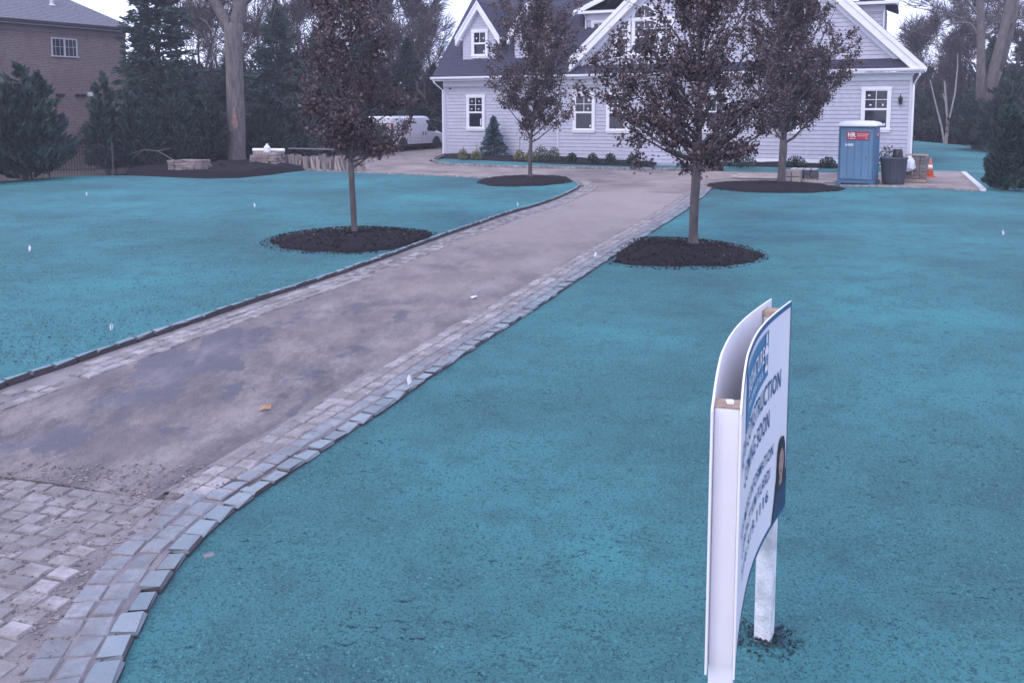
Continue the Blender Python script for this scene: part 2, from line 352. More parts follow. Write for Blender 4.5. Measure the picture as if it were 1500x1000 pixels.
# ---- setts, kerbs
def sett_mesh(seed, kerb=False):
    r = random.Random(seed); b = .09
    P8 = [(-.5, -.5), (.5, -.5), (.5, .5), (-.5, .5)]
    vs = []; j = lambda a: r.uniform(-a, a); e1, e2 = (.93, .86) if kerb else (.90, .86)
    for x, y in P8: vs.append((x * .98, y * .98, -1))
    for x, y in P8: vs.append((x + j(.02), y + j(.05), -.16 + j(.04)))
    for x, y in P8: vs.append((x * e1 + j(.02), y * e2 + j(.04), 0 + j(.05)))
    vs.append((j(.15), j(.15), .02 + j(.05)))
    fs = []
    for k0 in (0, 4):
        for i in range(4): fs.append((k0 + i, k0 + (i + 1) % 4, k0 + 4 + (i + 1) % 4, k0 + 4 + i))
    for i in range(4): fs.append((8 + i, 8 + (i + 1) % 4, 12))
    return vs, fs
SETT = [sett_mesh(i) for i in range(8)]
SM = {}
def sett_data(mt, i):
    if (mt.name, i) not in SM: SM[(mt.name, i)] = mesh_from('paving_stone', SETT[i][0], SETT[i][1], mt)
    return SM[(mt.name, i)]
def lay(parent, items, name, limit=290):                # items: (pos, angle, lx, ly, depth, material); nearest become parts, the rest one mass
    items.sort(key=lambda q: q[0].y)
    rest = {}
    for q, (p, a, lx, ly, dp, mt) in enumerate(items):
        i = rnd.randrange(8); rot = (K + rnd.uniform(-.03, .03), rnd.uniform(-.03, .03), a)
        if q < limit: link(name, sett_data(mt, i), parent, p, rot, (lx, ly, dp))
        else:
            M = Matrix.LocRotScale(p, Euler(rot), Vec((lx, ly, dp))); mb = rest.setdefault(mt.name, (MB(), mt))[0]
            mb.add([M @ Vec(v) for v in SETT[i][0]], SETT[i][1])
    for mb, mt in rest.values(): kind(mb.build(name + 's', mt, parent), 'stuff')
def rows(path, offs, length, w, dz, mt, depth=.09, miss=0., jit=.0):
    it = []
    for o, m_ in zip(offs, mt):
        pp = resample(off(path, o), length); ph = rnd.random()
        for a, b in zip(pp, pp[1:]):
            if rnd.random() < miss: continue
            c = a.lerp(b, .5 ); d = b - a
            c = c + Vec((d.x, d.y, 0)) * (ph * .0); c.z = gz(c.y) + dz + rnd.uniform(-jit, jit)
            c += Vec((-d.y, d.x, 0)).normalized() * rnd.uniform(-jit, jit); it.append((c, math.atan2(d.y, d.x) + rnd.uniform(-.03, .03), (length - .012) * rnd.uniform(.96, 1.0), (w - .012) * rnd.uniform(.94, 1.02), depth, m_))
    return it
def strip(path, a, b, dz, mt, name):
    A = off(path, a, dz); B = off(path, b, dz); v = A + B; k = len(A)
    return setting(link(name, mesh_from(name, v, [(i, i + 1, k + i + 1, k + i) if b < a else (k + i, k + i + 1, i + 1, i) for i in range(k - 1)], mt)))
RB = [p for p in RK if p.y > 6.15]
bed = strip(RB, .13, .675, .002, MORTAR, 'cobble_border')
near_rows = rows([p for p in RK if p.y < 6.3], (.235, .395), .180, .158, .014, (STONE2, STONE2), jit=.006)
lay(bed, rows(RB, (.235, .39, .545), .175, .155, .013, (STONE2, STONE, STONE), jit=.007), 'paving_stone')
kb = strip(RK, .02, .155, -.05, MORTAR, 'kerb')
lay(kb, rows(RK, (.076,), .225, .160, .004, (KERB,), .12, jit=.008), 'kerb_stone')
LB = [p for p in LK if p.y > 7]
bed = strip(LB, .02, -.61, -.012, MORTAR, 'cobble_border')
it = [q for q in rows(LB, (-.22, -.37, -.52), .175, .15, .012, (STONE, STONE, STONE), jit=.006)]
it = [q for q in it if not (14.5 < q[0].y < 22 and rnd.random() < .55) and not (q[0].y < 9.6 and rnd.random() < .5)]
lay(bed, it, 'paving_stone')
kb = strip(LK, .10, -.0, -.02, MORTAR, 'kerb')
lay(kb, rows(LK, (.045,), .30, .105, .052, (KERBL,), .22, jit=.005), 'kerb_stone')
# apron of larger setts where the drive meets the street
u = (ap1 - ap0); u.z = 0; u.normalize(); v = Vec((u.y, -u.x, 0))
apr = [zf(p, .002) for p in off(RK, .12) if p.y < 7.3]; apr = [zf(P(-420, 1150), .002), *[zf(q, .002) for q in (P(-60, 1100), P(60, 1100))]] + [p for p in apr] + [zf(P(290, 722), .002), zf(ap1, .002), zf(ap0, .002), zf(P(-420, 720), .002)]
apo = setting(sheet('cobble_apron', apr, MORTAR, .1))
items = near_rows
RKF = resample(RK, .04)
def edge(c):                                              # distance to the kerb line, negative on the lawn side
    p = min(RKF, key=lambda q: (q.x - c.x) ** 2 + (q.y - c.y) ** 2); d = math.hypot(p.x - c.x, p.y - c.y); return d if c.x < p.x else -d
o0 = ap1 + u * .62
for r in range(21):
    s = -r * .140 - .07
    t = rnd.uniform(0, .2)
    while t < 4.4:
        lx = rnd.uniform(.14, .23); c = o0 + v * (-s) - u * (t + lx / 2)
        t += lx + .012
        e = edge(c)
        if e < .55 or (c.y > 6.2 and e < .72): continue
        c = c + Vec((rnd.uniform(-.012, .012), rnd.uniform(-.012, .012), 0)); c.z = gz(c.y) + .013 + rnd.uniform(-.010, .006)
        items.append((c, math.atan2(u.y, u.x) + rnd.uniform(-.07, .07), lx * rnd.uniform(.88, 1), .130 * rnd.uniform(.84, 1.0), .09, STONE))
lay(apo, items, 'paving_stone')
# house lawn kerb, edging, boards
kb = strip(HK, -.10, .10, .0, MORTAR, 'kerb')
lay(kb, rows(HK, (-.05,), .26, .12, .10, (STONE,), .22, jit=.014), 'kerb_stone')
EK = smooth(PL([(420, 247), (470, 251), (530, 254.5), (650, 259), (740, 264), (800, 266)]))
kb = strip(EK, -.06, .06, .0, MORTAR, 'kerb')
lay(kb, rows(EK, (.0,), .24, .11, .075, (STONE,), .2, jit=.008), 'kerb_stone')
EK2 = smooth(PL([(1230, 271.5), (1330, 273.5), (1438, 279)]))
kb = strip(EK2, -.06, .06, -.02, MORTAR, 'kerb')
lay(kb, rows(EK2, (.0,), .24, .11, .03, (STONE,), .2, jit=.008), 'kerb_stone')

# loose clods of fibre mulch on the near lawn, crumbs of dirt on the paving
def clods(name, N, xs, yr, size, mt, dz, power=1.6, flat=.6):
    y = yr[0] + (yr[1] - yr[0]) * rng.random(N) ** power; x = xs(y, rng.random(N)); s = size[0] + (size[1] - size[0]) * rng.random(N) ** 2.5
    a = rng.random(N) * 6.28; V = np.zeros((N, 5, 3)); st = 1 + rng.random(N) * 1.2
    for i in range(4):
        an = a + i * pi / 2 + rng.normal(0, .3, N); rr = s * (st if i % 2 == 0 else 1) * (.7 + .5 * rng.random(N))
        V[:, i, 0] = x + rr * np.cos(an); V[:, i, 1] = y + rr * np.sin(an); V[:, i, 2] = K * y + dz - .004
    V[:, 4, 0] = x + rng.normal(0, .3, N) * s; V[:, 4, 1] = y + rng.normal(0, .3, N) * s; V[:, 4, 2] = K * y + dz + s * flat * (.6 + .6 * rng.random(N))
    b = np.arange(N)[:, None] * 5
    Fc = np.concatenate([b + np.array([[i, (i + 1) % 4, 4]]) for i in range(4)])
    mi = np.tile(rng.integers(0, len(mt), N), 4)
    return kind(link(name, mesh_from(name, V.reshape(-1, 3), Fc, mt, mi)), 'stuff')
rkx = np.array([p.x for p in RK]); rky = np.array([p.y for p in RK])
CL = [mat('fibre_clod', (.066, .20, .215), (.086, .265, .275), 3, .95, pos=True), mat('fibre_clod_dark', (.030, .070, .088), (.055, .125, .15), 3, .95, pos=True), mat('fibre_clod_pale', (.10, .29, .30), (.16, .38, .38), 3, .95, pos=True)]
def xr(y, r):
    l = np.interp(y, rky, rkx) + .04; w = .62 * y + .6
    return l + (w - l) * r
clods('mulch_fibres', 130000, xr, (3.0, 15), (.003, .011), [CL[0], CL[0], CL[1], CL[1], CL[0]], -.035, 1.8, .95)
lkx = np.array([p.x for p in LK]); lky = np.array([p.y for p in LK])
def xl(y, r):
    rr = np.interp(y, lky, lkx) - .2; l = -.62 * y - .5
    return rr + (l - rr) * r
clods('mulch_fibres', 26000, xl, (9.5, 22), (.004, .020), [CL[0], CL[0], CL[1]], .035, 1.4, .9)
def xd(y, r):
    a = np.interp(y, lky, lkx) + .1; b = np.interp(y, rky, rkx) - .1
    return np.maximum(a, -.62 * y) + (b - np.maximum(a, -.62 * y)) * r
clods('dirt_crumbs', 1500, xd, (6.5, 22), (.002, .007), [DIRT, mat('dirt_clod', (.09, .075, .08), (.17, .14, .14), 5, .95, pos=True)], .002, 1.0, .7)
def xa(y, r):
    b = np.interp(y, rky, rkx) - .35
    return b - 1.9 * r
clods('soil_on_setts', 4200, xa, (4.2, 6.9), (.003, .016), [DIRT, DIRT, mat('dirt_clod', (.09, .075, .08), (.17, .14, .14), 5, .95, pos=True)], .010, 1.0, .45)

# ---- mulch
def mound(name, label, c, rx, ry, h, rot, cut=None, seed=0):
    r = random.Random(seed); vs = [(0, 0, h)]; fs = []; NR, NA = 9, 72
    ph = [r.uniform(0, 6.28) for _ in range(4)]
    for i in range(1, NR + 1):
        t = i / NR
        for j in range(NA):
            a = 2 * pi * j / NA; w = 1 + .05 * sin(2 * a + ph[0]) + .035 * sin(3 * a + ph[1]) + .02 * sin(7 * a + ph[2]) + .018 * sin(13 * a + ph[3]) + r.uniform(-.015, .015) * t
            vs.append((rx * t * w * cos(a), ry * t * w * sin(a), h * (1 - t ** 2.2) + (r.uniform(-.022, .022) if i < NR else -.05)))
    for j in range(NA): fs.append((0, 1 + j, 1 + (j + 1) % NA))
    for i in range(NR - 1):
        for j in range(NA): a = 1 + i * NA + j; b = 1 + i * NA + (j + 1) % NA; fs.append((a, a + NA, b + NA, b))
    if cut:
        M = Matrix.Translation(c) @ Matrix.Rotation(rot, 4, 'Z'); Mi = M.inverted(); px_, py_, sgn = cut
        out = []
        for q in vs:
            w = M @ Vec(q); lim = np.interp(w.y, py_, px_) + sgn * .13
            if (w.x - lim) * sgn < 0: w.x = lim
            out.append(tuple(Mi @ w))
        vs = out
    o = link(name, mesh_from(name, vs, fs, MULCH, smooth=True), None, c, (0, 0, rot)); return tag(o, label, 'mulch bed', 'mulch rings round the young trees')
T1, T2, T3, T4 = P(518, 352), P(777, 266), P(1018, 366), P(1145, 271)
mound('mulch_mound', 'dark mulch ring round the young tree on the left lawn', T1 + Vec((.05, -.1, .03)), 1.70, 1.72, .17, 0, (lkx, lky, -1), 1)
mound('mulch_mound', 'dark mulch ring at the bend of the drive nearest the blue spruce', T2 + Vec((-.1, 0, .03)), 1.85, 2.4, .16, -.35, (lkx, lky, -1), 2)
mound('mulch_mound', 'dark mulch ring round the big young tree right of the drive', T3 + Vec((-.55, -.05, -.045)), 1.80, 1.75, .18, 0, (rkx, rky, 1), 3)
mound('mulch_mound', 'dark mulch bed beside the stacked blocks and blue portable toilet', T4 + Vec((-.5, -.4, -.03)), 2.3, 2.1, .16, -.3, None, 4)
def bedmesh(pts, h, seed, inner=.75):
    r = random.Random(seed); pts = [Vec(p) for p in pts]; k = len(pts); c = sum(pts, Vec()) / k
    pts2 = []
    for a, b in zip(pts, pts[1:] + pts[:1]): pts2 += [a, a.lerp(b, .33), a.lerp(b, .66)]
    k = len(pts2); vs = [p - Vec((0, 0, .06)) for p in pts2]
    for t in (.93, .78, .5, .2):
        for p in pts2: q = c.lerp(p, t); q.z = gz(q.y) + h * (1 - t * .35) * r.uniform(.6, 1.15); vs.append(q)
    vs.append(c + Vec((0, 0, h))); fs = []
    for i in range(4):
        for j in range(k): fs.append((i * k + j, i * k + (j + 1) % k, (i + 1) * k + (j + 1) % k, (i + 1) * k + j))
    for j in range(k): fs.append((4 * k + j, 4 * k + (j + 1) % k, 5 * k))
    return mesh_from('mulch_bed', vs, fs, MULCH, smooth=True)
o = link('mulch_bed', bedmesh(PL([(180, 258), (300, 263), (345, 262), (400, 257), (450, 251), (400, 243), (300, 240), (190, 243)], .0), .42, 5)); tag(o, 'long black mulch bed under the big bare trunk on the left', 'mulch bed')
o = link('mulch_bed', bedmesh(PL([(652, 231), (760, 236), (815, 239), (880, 241), (962, 243.5), (962, 236), (815, 228), (652, 224)], .11), .17, 6)); tag(o, 'narrow dark mulch bed along the front wall of the grey house', 'mulch bed')
o = link('mulch_bed', bedmesh(PL([(1050, 243), (1232, 246), (1232, 238), (1050, 235)], .05), .12, 8)); tag(o, 'mulch bed under the wall behind the blue portable toilet', 'mulch bed')

# ------------------------------------------------------------------ house
HB = Vec((2.2949, 45.2194, 0.70)); HR = R(-24)
house = thing('house', 'pale grey shingled house with white trim, steep dark gables and dormers', 'house', HB, HR)
def clip_band(poly, a, b):
    def cut(pl, z, keep_above):
        out = []
        for p, q in zip(pl, pl[1:] + pl[:1]):
            ip = (p[1] >= z) == keep_above or abs(p[1] - z) < 1e-9; iq = (q[1] >= z) == keep_above or abs(q[1] - z) < 1e-9
            if ip: out.append(p)
            if ip != iq and abs(q[1] - p[1]) > 1e-9:
                t = (z - p[1]) / (q[1] - p[1]); out.append((p[0] + (q[0] - p[0]) * t, z))
        return out
    r = cut(list(poly), a, True)
    return cut(r, b, False) if len(r) > 2 else []
def lapped(mb, O, A, B, N, poly, step, proud, jit=0, gap=0., shade=0):      # overlapping courses over a convex polygon in plane (A across, B up the slope)
    O, A, B, N = Vec(O), Vec(A), Vec(B), Vec(N); z0 = min(p[1] for p in poly); z1 = max(p[1] for p in poly); z = z0
    if gap: mb.add([O + A * p[0] + B * p[1] - N * .004 for p in poly], [tuple(range(len(poly)))], shade)  # dark backing seen in the gaps imitates shade under each lap
    while z < z1 - 1e-6:
        e = min(z + step, z1); zl = z + gap; q = clip_band(poly, zl + 1e-6, e - 1e-6) if e > zl else []
        if len(q) > 2:
            pr = lambda p: proud * (1 - (p[1] - z) / step) + .003
            vs = [O + A * p[0] + B * p[1] + N * pr(p) for p in q]; k = len(q)
            mb.add(vs, [tuple(range(k))])
            lo = [p for p in q if abs(p[1] - zl) < 1e-4]
            if len(lo) == 2:
                a, b = lo; va, vb = (O + A * p[0] + B * p[1] for p in (a, b))
                mb.add([va - N * .003, vb - N * .003, vb + N * pr((0, zl)), va + N * pr((0, zl))], [(0, 1, 2, 3)])
        z = e
LAPSHADE = mat('lap_shadow_paint', (.03, .03, .04), None, rough=.9); SIDE2 = [SIDING, LAPSHADE]  # near-black sheet, painted shadow lines between the siding courses
X, Y, Z = Vec((1, 0, 0)), Vec((0, 1, 0)), Vec((0, 0, 1)); NF = Vec((0, -1, 0))
SL = .95; ang = atan(SL)
# walls
w = MB(); lapped(w, (-6.55, .15, 0), X, Z, NF, [(0, -.15), (6.55, -.15), (6.55, 3.98), (0, 3.98)], .18, .030, 0, .006, 1); w.build('wall', SIDE2, house)
w = MB(); lapped(w, (0, 0, 0), X, Z, NF, [(0, -.12), (16.33, -.12), (16.33, 3.98), (0, 3.98)], .18, .030, 0, .006, 1)
w.add([(0, 0, -.1), (0, .16, -.1), (0, .16, 4), (0, 0, 4)], [(0, 1, 2, 3)]); w.build('wall', SIDE2, house)
w = MB(); lapped(w, (0, 0, 0), X, Z, NF, [(8.45 - (11.75 - 4.45) / SL, 4.45), (8.45 + (11.75 - 4.45) / SL, 4.45), (8.45, 11.75)], .18, .030, 0, .006, 1); w.build('wall', SIDE2, house)
w = MB(); lapped(w, (16.33, 0, 0), Y, Z, X, [(0, -.15), (11, -.15), (11, 3.98), (0, 3.98)], .18, .030, 0, .006, 1); w.build('wall', SIDE2, house)
w = MB(); lapped(w, (-6.55, 11, 0), -Y, Z, -X, [(0, -.15), (10.85, -.15), (10.85, 3.98), (5.4, 9.6), (0, 3.98)], .18, .030, 0, .006, 1)
w.add([(-6.55, 11, -.1), (16.3, 11, -.1), (16.3, 11, 4.2), (-6.55, 11, 4.2)], [(0, 1, 2, 3)]); w.build('wall', SIDE2, house)
f = MB(); f.box(-6.5, 16.28, .2, 10.9, -.9, -.02); f.box(.05, 16.28, .05, .25, -.9, -.02); f.build('foundation', mat('concrete', (.22, .21, .22), (.30, .29, .30), 4, .9, pos=False), house)
# roofs
def slab(mb, O, A, B, N, poly, t=.10):
    mb.prism(poly, Vec(O) - Vec(N) * t, A, B, N, t)
Bs = Vec((0, cos(ang), sin(ang))); Ns = Vec((0, -sin(ang), cos(ang)))
rl_ = MB(); ln_ = 6.5 / cos(ang)
slab(rl_, (-6.95, -.52, 4.16), X, Bs, Ns, [(0, 0), (13.5, 0), (13.5, ln_), (0, ln_)])
lapped(rl_, (-6.95, -.52, 4.16), X, Bs, Ns, [(0, 0), (13.5, 0), (13.5, ln_), (0, ln_)], .15, .016)
slab(rl_, (-6.95, 12.48, 4.16), X, Vec((0, -cos(ang), sin(ang))), Vec((0, sin(ang), cos(ang))), [(0, 0), (10, 0), (10, ln_), (0, ln_)])
rl_.build('roof', ROOFM, house)
pr = MB(); slab(pr, (6.56, -.52, 4.16), X, Bs, Ns, [(0, 0), (10.2, 0), (10.2, .68), (0, .68)], .08); lapped(pr, (6.56, -.52, 4.16), X, Bs, Ns, [(0, 0), (10.2, 0), (10.2, .68), (0, .68)], .15, .016); pr.build('pent_roof', ROOFM, house)
gr_ = MB(); Lr = 8.4 / cos(ang)
BR = Vec((-cos(ang), 0, sin(ang))); NRr = Vec((sin(ang), 0, cos(ang))); BLf = Vec((cos(ang), 0, sin(ang))); NLf = Vec((-sin(ang), 0, cos(ang)))
slab(gr_, (16.85, -.5, 4.25), Y, BR, NRr, [(0, 0), (11.5, 0), (11.5, Lr), (0, Lr)], .12); lapped(gr_, (16.85, -.5, 4.25), Y, BR, NRr, [(0, 0), (11.5, 0), (11.5, Lr), (0, Lr)], .15, .016)
Ll = 7.62 / cos(ang); zl = 4.25 + .78 * SL
slab(gr_, (.83, -.5, zl), Y, BLf, NLf, [(0, 0), (11.5, 0), (11.5, Ll), (0, Ll)], .12); lapped(gr_, (.83, 11, zl), -Y, BLf, NLf, [(0, 0), (11.5, 0), (11.5, Ll), (0, Ll)], .15, .016)
gr_.build('roof', ROOFM, house)
# rake boards
def rake(mb, p0, p1, depth, y0, y1, drop=0, zmin=None):   # board under a sloping edge from p0 to p1 in (x,z)
    (x0, z0), (x1, z1) = p0, p1; sl_ = (z1 - z0) / (x1 - x0)
    xb, zb_ = x0, z0 - depth
    if zmin is not None and zb_ < zmin: xb = x0 + (zmin - zb_) / sl_; zb_ = zmin
    xt, zt_ = x0, z0 - drop
    if zmin is not None and zt_ < zmin: xt = x0 + (zmin - zt_) / sl_; zt_ = zmin
    vs = [(xt, z_) for z_ in (zt_,)]
    mb.add([(xt, y0, zt_), (x1, y0, z1 - drop), (x1, y0, z1 - depth), (xb, y0, zb_), (xt, y1, zt_), (x1, y1, z1 - drop), (x1, y1, z1 - depth), (xb, y1, zb_)],
           [(0, 3, 2, 1), (4, 5, 6, 7), (0, 1, 5, 4), (2, 3, 7, 6), (1, 2, 6, 5), (0, 4, 7, 3)])
apx = (8.45, 12.2 + .03)
def zt(x): return 4.25 + .03 + (16.85 - x) * SL if x > 8.45 else 4.28 + (x - .05) * SL
t = MB()
for e in (16.87, .80):
    a, b = (e, zt(e) - .04), (8.45, zt(8.45) - .04)
    rake(t, a, b, .62, -.545, -.50, zmin=4.06 if e > 8 else None); rake(t, a, b, .24, -.60, -.547)
    rake(t, (a[0], a[1] - .10), (b[0], b[1] - .10), .54, -.50, 0.03, .50, zmin=4.06 if e > 8 else None)
    rake(t, (a[0] - (.5 if e > 8 else -.5), a[1] - .10 + .5 * SL - .47), (b[0], b[1] - .57), .30, -.08, -.018)
t.build('rake_board', TRIM, house)
t = MB(); t.box(-6.9, 16.8, -.50, .16, 3.98, 4.03); t.build('soffit', TRIM, house)
t = MB(); t.box(-6.6, -.03, .09, .148, 3.70, 3.978); t.box(0, 16.36, -.05, -.003, 3.70, 3.978); t.build('frieze_board', TRIM, house)
def gutter(x0, x1, y, z):
    t = MB(); prof = [(0, 0), (-.09, 0), (-.13, .06), (-.13, .13), (0, .13)]
    t.prism(prof, (x0, y, z), Y, Z, X, x1 - x0); return t.build('gutter', TRIM, house)
gutter(-7.0, 16.9, -.50, 4.05)
for xx, yy, s in ((-6.6, .06, -1), (16.42, -.06, 1)):
    t = MB(); t.tube([(xx + s * .25, -.55, 4.06), (xx + s * .22, -.5, 3.9), (xx, yy, 3.5), (xx, yy, .15), (xx + s * .02, yy - .12, -.05)], .048, 8); t.build('downspout', TRIM, house)
cpm = mat('corner_paint', (.58, .58, .64), None)
for q in ((-6.57, -6.47, .09, .145), (-.005, .09, -.055, -.03), (16.26, 16.37, -.055, -.03)): t = MB(); t.box(*q, -.1, 3.695); t.build('corner_board', cpm, house)
# windows
def window(u0, u1, z0, z1, y, lights=(2, 2), split=.5, cw=.115, stick=1, seed=0, arch=False):
    r = random.Random(seed); c = MB()
    c.box(u0, u0 + cw, y - .075, y + .01, z0 + .10, z1 - .14); c.box(u1 - cw, u1, y - .075, y + .01, z0 + .10, z1 - .14)
    c.box(u0 - .02, u1 + .02, y - .08, y + .01, z1 - .14, z1); c.box(u0 - .035, u1 + .035, y - .10, y + .01, z0 + .03, z0 + .10); c.box(u0, u1, y - .07, y + .01, z0 - .06, z0 + .03)
    w_ = c.build('window', TRIM, house)
    a0, a1, b0, b1 = u0 + cw, u1 - cw, z0 + .10, z1 - .14
    pn = MB(); pn.box(a0, a1, y - .034, y + .005, b0, b1); pn.build('pane', GLASS, w_)
    zm = b0 + (b1 - b0) * split
    s = MB()
    for za, zb in ((b0, zm), (zm, b1)):
        s.box(a0, a0 + .05, y - .055, y - .03, za, zb); s.box(a1 - .05, a1, y - .055, y - .03, za, zb); s.box(a0 + .05, a1 - .05, y - .055, y - .03, za, za + .05); s.box(a0 + .05, a1 - .05, y - .055, y - .03, zb - .04, zb)
    s.build('sash', TRIM, w_)
    m = MB(); nx, nz = lights
    def grid(za, zb):
        for i in range(1, nx): xx = a0 + (a1 - a0) * i / nx; m.box(xx - .013, xx + .013, y - .046, y - .03, za + .05, zb - .04)
        for i in range(1, nz): zz = za + (zb - za) * i / nz; m.box(a0 + .05, a1 - .05, y - .045, y - .03, zz - .013, zz + .013)
    grid(zm, b1)
    m.build('muntin', TRIM, w_)
    for i in range(nx):
        for j in range(nz):
            cx = a0 + (a1 - a0) * (i + .5) / nx; cz = zm + (b1 - zm) * (j + .45) / nz
            if r.random() < .75:
                q = MB(); sx_, sz_ = r.choice([(.09, .07), (.06, .09), (.13, .12)]); cx += r.uniform(-.05, .05); q.box(cx - sx_ / 2, cx + sx_ / 2, y - .039, y - .033, cz - sz_ / 2, cz + sz_ / 2); q.build('sticker', STICK, w_)
    q = MB(); q.box(a1 - .16, a1 - .09, y - .039, y - .033, b0 + .12, b0 + .12 + (.36 if seed % 2 else .12)); q.build('sticker', STICK, w_)
    return w_
window(-5.2, -4.12, 1.42, 3.27, .13, seed=1)
window(.86, 2.02, 1.37, 3.3, -.02, seed=2); window(2.61, 3.77, 1.37, 3.3, -.02, seed=3)
window(14.34, 15.55, 1.5, 3.42, -.02, seed=4)
window(7.4, 8.6, 1.4, 3.3, -.02, seed=5); window(10.6, 11.8, 1.4, 3.3, -.02, seed=6)
window(3.02, 3.80, 5.0, 6.85, -.02, seed=7); window(3.86, 5.10, 5.0, 6.85, -.02, seed=8); window(5.16, 5.94, 5.0, 6.85, -.02, seed=9)
c = MB(); NA = 14; pts = [(.62 * cos(pi * i / NA), .62 * sin(pi * i / NA)) for i in range(NA + 1)]; pin = [(.50 * cos(pi * i / NA), .5 * sin(pi * i / NA)) for i in range(NA + 1)]
for i in range(NA): c.prism([pts[i], pts[i + 1], pin[i + 1], pin[i]], (4.48, -.02, 6.87), X, Z, NF, .075)
wa = c.build('window', TRIM, house); c = MB(); c.prism(pin, (4.48, -.02, 6.87), X, Z, NF, .032); c.build('pane', GLASS, wa)
c = MB()
for a in (45, 90, 135): c.prism([(-.013, 0), (.013, 0), (.013, .5), (-.013, .5)], (4.48, -.052, 6.87), X * cos(R(a - 90)) + Z * sin(R(a - 90)), Z * cos(R(a - 90)) - X * sin(R(a - 90)), NF, .012)
c.build('muntin', TRIM, wa)
# steep front dormers
def dormer(cx, hw, zb, ze, zp, yv, ew):
    d = MB(); back = 4.0; sl = (zp - ze) / ew
    zw = zp - .16
    lapped(d, (cx, yv, 0), X, Z, NF, [(-hw, zb - .05), (hw, zb - .05), (hw, zw - hw * sl), (0, zw), (-hw, zw - hw * sl)], .16, .026, 0, .006, 1)
    for s in (-1, 1):
        O = (cx + s * hw, yv if s > 0 else yv + back, 0); lapped(d, O, Y * s, Z, X * s, [(0, zb - .05), (back, zb - .05), (back, ze + .1), (0, ze + .1)], .16, .026, 0, .006, 1)
    D = d.build('dormer', SIDE2, house)
    r = MB(); a = atan(sl); L2 = ew / cos(a)
    for s in (-1, 1):
        B2 = Vec((-s * cos(a), 0, sin(a))); N2 = Vec((s * sin(a), 0, cos(a)))
        slab(r, (cx + s * ew, yv - .26, ze), Y, B2, N2, [(0, 0), (back, 0), (back, L2), (0, L2)], .07)
        O = (cx + s * ew, yv - .26, ze) if s > 0 else (cx + s * ew, yv - .26 + back, ze)
        lapped(r, O, Y if s > 0 else -Y, B2, N2, [(0, 0), (back, 0), (back, L2), (0, L2)], .15, .014)
    r.build('roof', ROOFM, D)
    t = MB()
    for s in (-1, 1):
        rake(t, (cx + s * (ew + .02), ze - .03), (cx, zp - .0), .42, yv - .31, yv - .262); rake(t, (cx + s * (ew + .03), ze), (cx, zp + .03), .15, yv - .35, yv - .312)
        rake(t, (cx + s * ew, ze - .04), (cx, zp - .04), .42, yv - .262, yv + .02, .37)
        xs = sorted((cx + s * (ew + .06), cx + s * (hw + .005))); t.box(xs[0], xs[1], yv - .262, yv + 1.7, ze - .16, ze - .03)
    t.build('rake_board', TRIM, D)
    t = MB(); t.box(cx - hw - .03, cx + hw + .03, yv - .06, yv - .022, zb - .12, zb + .02); t.build('sill_board', TRIM, D)
dormer(-4.62, .97, 4.98, 6.28, 8.12, .5, 1.27); window(-5.05, -4.10, 5.24, 6.68, .48, (2, 1), .5, .10, seed=10)
dormer(-1.60, .97, 4.98, 6.28, 8.12, .5, 1.27); window(-2.05, -1.12, 5.24, 6.68, .48, (2, 1), .5, .10, seed=11)
# flat-pitched upper dormers behind the great gable
def updormer(x0, x1, z0, z1, y, wx):
    d = MB(); lapped(d, (x0, y, 0), X, Z, NF, [(0, z0), (x1 - x0, z0), (x1 - x0, z1), (0, z1)], .18, .028, 0, .006, 1)
    lapped(d, (x1, y, 0), Y, Z, X, [(0, z0), (5, z0), (5, z1), (0, z1)], .18, .028, 0, .006, 1); lapped(d, (x0, y + 5, 0), -Y, Z, -X, [(0, z0), (5, z0), (5, z1), (0, z1)], .18, .028, 0, .006, 1)
    D = d.build('dormer', SIDE2, house); cx = (x0 + x1) / 2; hw = (x1 - x0) / 2 + .55; zp = z1 + .1 + hw * .42
    r = MB()
    for s in (-1, 1):
        a = atan(.42); slab(r, (cx + s * hw, y - .4, z1 + .1), Y, Vec((-s * cos(a), 0, sin(a))), Vec((s * sin(a), 0, cos(a))), [(0, 0), (6, 0), (6, hw / cos(a)), (0, hw / cos(a))], .08)
    r.box(cx - hw + .1, cx + hw - .1, y - .38, y + .0, z1 + .02, z1 + .10); r.build('roof', ROOFM, D)
    t = MB()
    for s in (-1, 1): rake(t, (cx + s * (hw + .02), z1 + .1), (cx, zp + .02), .26, y - .45, y - .402)
    t.box(cx - hw - .05, cx + hw + .05, y - .5, y - .38, z1 - .08, z1 + .05); t.box(cx - hw, cx + hw, y - .38, y - .02, z1 - .08, z1 - .02); t.box(x0 - .02, x1 + .02, y - .04, y - .022, z1 - .35, z1 - .08)
    t.build('cornice', TRIM, D)
    t = MB(); e = x0 if wx < cx else x1; t.tube([(e, y - .42, z1 - .05), (e, y - .1, z1 - .3), (e, y - .08, z0)], .04, 6); t.build('downspout', TRIM, D)
    window(wx, wx + .8, z0 + .35, z1 - .38, y - .02, (2, 1), .5, .09, seed=12)
updormer(.75, 4.6, 5.2, 7.45, 2.2, 1.05)
updormer(11.4, 15.05, 5.0, 7.25, 2.2, 13.4)
